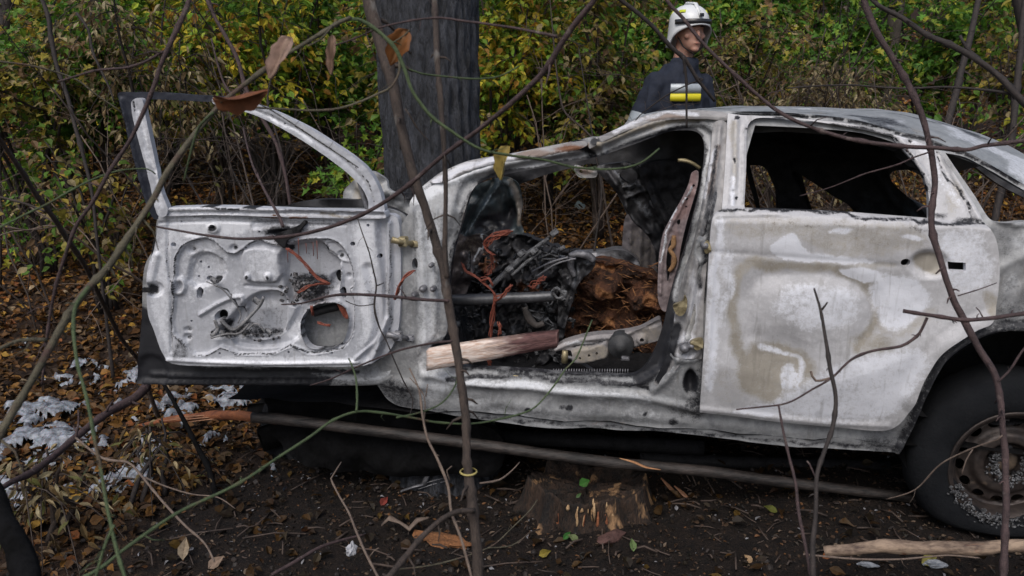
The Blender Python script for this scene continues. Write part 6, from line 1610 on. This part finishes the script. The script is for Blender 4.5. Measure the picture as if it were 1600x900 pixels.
def ell(mb, c, r, seg=20, rings=14, rot=None):
    V = []
    for i in range(rings + 1):
        ph = math.pi * i / rings - math.pi / 2
        for j in range(seg):
            th = 2 * math.pi * j / seg; V.append((math.cos(ph) * math.cos(th) * r[0], math.cos(ph) * math.sin(th) * r[1], math.sin(ph) * r[2]))
    V = np.array(V)
    if rot is not None: V = V @ rot.T
    f_ = [(i*seg+j, i*seg+(j+1)%seg, (i+1)*seg+(j+1)%seg, (i+1)*seg+j) for i in range(rings) for j in range(seg)]
    mb.add(V + np.array(c), f_)
def loft(mb, secs, seg=24):
    """sections (centre, rx, ry)"""
    V = []
    for c, rx, ry in secs:
        for j in range(seg):
            t = 2*math.pi*j/seg; V.append((c[0] + rx*math.copysign(abs(math.cos(t))**.85, math.cos(t)), c[1] + ry*math.copysign(abs(math.sin(t))**.85, math.sin(t)), c[2]))
    n = len(secs); f_ = [(i*seg+j, i*seg+(j+1)%seg, (i+1)*seg+(j+1)%seg, (i+1)*seg+j) for i in range(n-1) for j in range(seg)] + [tuple(range(seg))[::-1], tuple((n-1)*seg+j for j in range(seg))]
    mb.add(V, f_)
PT = 4.85
hc = at(1076, 50, PT)
gz = float(ground_z(hc[0], hc[1]))
person = empty('person', (hc[0] - .03, hc[1], gz), math.radians(17), label='firefighter in white helmet and navy jacket with yellow chest band, standing behind the car roof', cat='person')
HZ = hc[2] - gz            # head centre height above the ground, about 1.7 m
k = NT('skin'); n_ = k.noise(20, 3, .5); k.col(k.mix(n_, (.42, .22, .16), (.52, .29, .22))); k.rough(.5); k.b.inputs['Subsurface Weight'].default_value = .1; k.b.inputs['Subsurface Scale'].default_value = .01
M_skin = k.m
M_navy = mat_plain('navy_cloth', (.007, .010, .020), (.018, .025, .045), 14, .85, 0, .3)
M_white = mat_plain('white_helmet', (.70, .72, .74), (.80, .81, .82), 5, .28, 0, 0)
M_lime = mat_plain('lime_reflector', (.55, .62, .02), (.62, .70, .04), 20, .5, 0, 0)
M_yel = mat_plain('yellow_band', (.66, .58, .01), (.74, .66, .03), 40, .5, 0, .1)
M_silver = mat_plain('silver_band', (.36, .40, .43), (.46, .50, .53), 60, .4, .2, .1)
S = HZ / 1.68
# body: one closed skin from boots to crown
b = MB(); sh = HZ - .25   # shoulder height
ell(b, (0.03, -.02, HZ), (.077, .095, .118), rot=rotm('X', -.12))
ell(b, (0.03, -.065, HZ - .062), (.052, .048, .058))                      # jaw
ell(b, (0.03, -.094, HZ - .104), (.026, .022, .018))                      # chin
ell(b, (0.03, -.118, HZ - .018), (.012, .022, .024))                     # nose
ell(b, (0.03, -.123, HZ - .034), (.016, .015, .012))
ell(b, (0.03, -.098, HZ + .022), (.056, .022, .014))                     # brow
ell(b, (0.03, -.104, HZ - .068), (.026, .014, .006)); ell(b, (0.03, -.103, HZ - .080), (.022, .013, .007))   # lips
ell(b, (-.018, -.082, HZ - .028), (.022, .02, .02)); ell(b, (.078, -.082, HZ - .028), (.022, .02, .02))          # cheekbones
ell(b, (-.048, .0, HZ - .01), (.010, .02, .032)); ell(b, (.108, .0, HZ - .01), (.010, .02, .032))             # ears
b.tube([(0.02, .0, HZ - .04), (0, .02, sh + .02), (0, .02, sh - .08)], [.055, .06, .08], 16)
loft(b, [((0, .02, sh - .02), .14, .08), ((0, .01, sh - .12), .17, .10), ((0, .0, sh - .30), .15, .10), ((0, 0, sh - .42), .14, .095), ((0, 0, sh - .55), .16, .105), ((0, .01, sh - .64), .14, .10)])
armL = [(-.155, .02, sh - .07), (-.22, .03, sh - .22), (-.27, .03, sh - .33), (-.25, -.05, sh - .45), (-.22, -.13, sh - .55)]
armR = [(.135, .02, sh - .07), (.165, .0, sh - .20), (.175, -.02, sh - .32), (.19, -.12, sh - .40), (.15, -.2, sh - .46)]
for A in (armL, armR):
    b.tube(A, [.055, .048, .042, .036, .028], 12)
for sx in (-1, 1):
    b.tube([(.085*sx, 0, sh - .58), (.10*sx, -.01, .80), (.105*sx, 0, .48), (.11*sx, .015, .28), (.115*sx, .02, .08)], [.088, .075, .052, .055, .038], 14)
    ell(b, (.115*sx, -.04, .045), (.045, .13, .045))
for A, sg in ((armL, -1), (armR, 1)):           # hands: palm, four bent fingers, thumb
    w_ = np.array(A[-1]); d_ = np.array(A[-1]) - np.array(A[-2]); d_ /= np.linalg.norm(d_); sd_ = np.cross(d_, (0, 0, 1.)); sd_ /= np.linalg.norm(sd_); up_ = np.cross(sd_, d_)
    b.tube([w_, w_ + d_ * .04, w_ + d_ * .085], [.026, .034, .032], 10, .55)
    for q_, ln_ in ((-1.5, .062), (-.5, .074), (.5, .070), (1.5, .054)):
        s_ = w_ + d_ * .08 + sd_ * q_ * .018
        b.tube([s_, s_ + d_ * ln_ * .45 - up_ * .006, s_ + d_ * ln_ * .8 - up_ * .022, s_ + d_ * ln_ * .9 - up_ * .04], [.0095, .009, .008, .007], 7)
    s_ = w_ + d_ * .03 - sd_ * sg * .028
    b.tube([s_, s_ + d_ * .03 - sd_ * sg * .022, s_ + d_ * .055 - sd_ * sg * .026], [.011, .010, .008], 7)
blob(np.concatenate(b.V), b.F, 'body', M_skin, person, .0068, 2)
# eyes, brows
for ex in (.002, .058):
    m = MB(); ell(m, (ex, -.094, HZ + .001), (.012, .011, .0075), 12, 8); m.build('eye', mat_plain('eye', (.06, .05, .045), (.14, .12, .11), 90, .3, 0, 0) if ex < .01 else bpy.data.materials['eye'], person)
    m = MB(); m.tube([(ex - .017, -.113, HZ + .022), (ex, -.119, HZ + .027), (ex + .017, -.113, HZ + .023)], [.003, .0045, .003], 6); m.build('eyebrow', M_barkd, person)
m = MB(); m.tube([(.008, -.1165, HZ - .073), (.03, -.1185, HZ - .0735), (.052, -.1165, HZ - .074)], [.0012, .0022, .0012], 6); m.build('mouth_line', mat_plain('lip_line', (.12, .04, .035), (.2, .07, .06), 30, .6, 0, 0), person)
# jacket
j = MB()
loft(j, [((0, .02, sh + .055), .085, .085), ((0, .02, sh + .02), .12, .095), ((0, .02, sh - .03), .165, .115), ((0, .015, sh - .10), .172, .14), ((0, .0, sh - .22), .165, .15), ((0, .0, sh - .34), .168, .145), ((0, 0, sh - .48), .215, .15), ((0, 0, sh - .66), .235, .165), ((0, 0, sh - .68), .22, .15)], 32)
j.tube([(0.015, 0, sh + .02), (.015, -.0, sh + .09)], [.082, .075], 20)
for A in (armL, armR):
    j.tube(A[:4] + [tuple(np.array(A[3]) * .25 + np.array(A[4]) * .75)], [.082, .076, .070, .064, .058], 18)
    ell(j, A[0], (.08, .09, .08))
blob(np.concatenate(j.V), j.F, 'jacket', M_navy, person, .010, 3, .020, 8, 5)
t_ = MB(); loft(t_, [((0, 0, sh - .50), .18, .125), ((0, 0, sh - .66), .19, .135), ((0, 0, sh - .74), .16, .11)], 24)
for sx in (-1, 1): t_.tube([(.095*sx, 0, sh - .60), (.105*sx, -.01, .80), (.11*sx, 0, .48), (.115*sx, .015, .16)], [.11, .10, .08, .085], 16)
blob(np.concatenate(t_.V), t_.F, 'trousers', M_navy, person, .014, 5, .012, 8, 9)
for sx in (-1, 1):
    m = MB(); m.tube([(.115*sx, .02, .30), (.115*sx, .02, .12), (.115*sx, .01, .06)], [.068, .06, .062], 14); ell(m, (.115*sx, -.045, .05), (.055, .15, .055)); blob(np.concatenate(m.V), m.F, 'boot', M_char, person, .012, 4)
    m = MB(); m.lathe([(.086, -.03), (.090, 0), (.086, .03)], (.112*sx, .012, .36), 'z', 20); m.build('trouser_band', M_yel, person)
# reflective bands wrapped on the jacket: chest, hem and cuffs
def wrap(name, z0, z1, rx, ry, mat, a0=0, a1=2 * math.pi, seg=48, c=(0, 0)):
    V = []; n = seg
    for z_ in (z0, (z0 + z1) / 2, z1):
        for i in range(n + 1):
            t = a0 + (a1 - a0) * i / n
            wv = 1 + .012 * math.sin(t * 9) + (.008 if z_ not in (z0, z1) else 0)
            V.append((c[0] + rx*wv*math.copysign(abs(math.cos(t))**.85, math.cos(t)), c[1] + ry*wv*math.copysign(abs(math.sin(t))**.85, math.sin(t)), z_))
    f_ = [(k_*(n+1)+i, k_*(n+1)+i+1, (k_+1)*(n+1)+i+1, (k_+1)*(n+1)+i) for k_ in range(2) for i in range(n)]
    o = mesh_obj(name, V, f_, mat, person, True); s_ = o.modifiers.new('t', 'SOLIDIFY'); s_.thickness = .006
    return o
zb = 1.57 - gz + (hc[1] + 2.6) * 0  # height of the line of sight reference
def z_of(Yp): return float(at(1065, Yp, PT)[2]) - gz
wrap('chest_band_silver', z_of(146), z_of(131), .182, .163, M_silver, math.radians(-135), math.radians(-78))
wrap('chest_band_yellow', z_of(158), z_of(146.3), .182, .164, M_yel, math.radians(-135), math.radians(-78))
wrap('hem_band', z_of(206), z_of(190), .238, .170, M_silver)
m = MB(); A3 = np.array(armL[1]); A4 = np.array(armL[2]); m.tube([A3 * .75 + A4 * .25, A3 * .15 + A4 * .85], [.084, .081], 22, 1, .03, False); m.build('sleeve_band', M_silver, person)
m = MB(); A3 = np.array(armR[2]); A4 = np.array(armR[3]); m.tube([A3 * .75 + A4 * .25, A3 * .35 + A4 * .65], [.086, .083], 22, 1, .03, False); m.build('sleeve_band', M_silver, person)
# helmet: shell with brim and cheek drops, opened over the face
V = []; seg = 56; rings = 18; hcx = np.array([.03, -.005, HZ + .035])
for i in range(rings + 1):
    u = i / rings
    for jx in range(seg):
        t = 2 * math.pi * jx / seg            # t = -pi/2 is the face
        front = max(0, -math.sin(t)) ** 1.2; back = 1 - front
        lowz = -.005 * front * 1.0 - .125 * (1 - front ** .45)
        ph = math.pi / 2 * (1 - u * .98)
        rxy = math.cos(ph) ** .85
        zt = .115 * math.sin(ph)
        z7 = .115 * math.sin(math.pi/2*(1-.72*.98))
        if u > .72: zt = z7 + (lowz - z7) * (u - .72) / .28
        fl = .012 * max(0, u - .9) * 10
        V.append(hcx + np.array([math.cos(t) * (.114 * rxy + fl * .6), math.sin(t) * (.132 * rxy + fl * (1 + front)), zt]))
f_ = [(i*seg+jx, i*seg+(jx+1)%seg, (i+1)*seg+(jx+1)%seg, (i+1)*seg+jx) for i in range(rings) for jx in range(seg)]
hel = mesh_obj('helmet', V, f_, M_white, person, True); s_ = hel.modifiers.new('t', 'SOLIDIFY'); s_.thickness = .008
m = MB(); m.tube([hcx + (0, -.14, .045), hcx + (0, -.07, .122), hcx + (0, .03, .135), hcx + (0, .11, .09)], [.012, .014, .014, .01], 8, .5); m.build('helmet_ridge', M_white, person)
for t0, t1 in ((-2.75, -2.35), (-.85, -.45), (2.3, 2.8), (.3, .8)):
    V = []
    for u in (.50, .62):
        ph = math.pi/2*(1-u*.98)
        for i in range(7):
            t = t0 + (t1 - t0) * i / 6; V.append(hcx + np.array([math.cos(t)*.125*math.cos(ph)**.85, math.sin(t)*.143*math.cos(ph)**.85, .118*math.sin(ph)]))
    o = mesh_obj('helmet_reflector', V, [(i, i+1, 8+i, 7+i) for i in range(6)], M_lime, person, True); s_ = o.modifiers.new('t', 'SOLIDIFY'); s_.thickness = .004
V = []
for z_, k1 in ((.0, 1.0), (.028, 1.01)):
    for i in range(25):
        t = -math.pi/2 + (i/24 - .5) * 2.5; V.append(hcx + np.array([math.cos(t)*.128*k1, math.sin(t)*.158*k1 + .0, z_ + .003]))
o = mesh_obj('helmet_visor', V, [(i, i+1, 26+i, 25+i) for i in range(24)], mat_plain('smoked_visor', (.02, .02, .022), (.04, .04, .045), 10, .2, 0, 0), person, True); s_ = o.modifiers.new('t', 'SOLIDIFY'); s_.thickness = .003
m = MB(); m.box(hcx + (0, -.150, .052), (.028, .006, .020), None, .002); m.build('helmet_badge', bpy.data.materials['smoked_visor'], person)
m = MB(); m.tube([(-.055, -.03, HZ - .03), (-.035, -.07, HZ - .09), (.03, -.085, HZ - .135), (.095, -.07, HZ - .09), (.115, -.03, HZ - .03)], [.007], 7, .5); m.build('chin_strap', M_char, person)
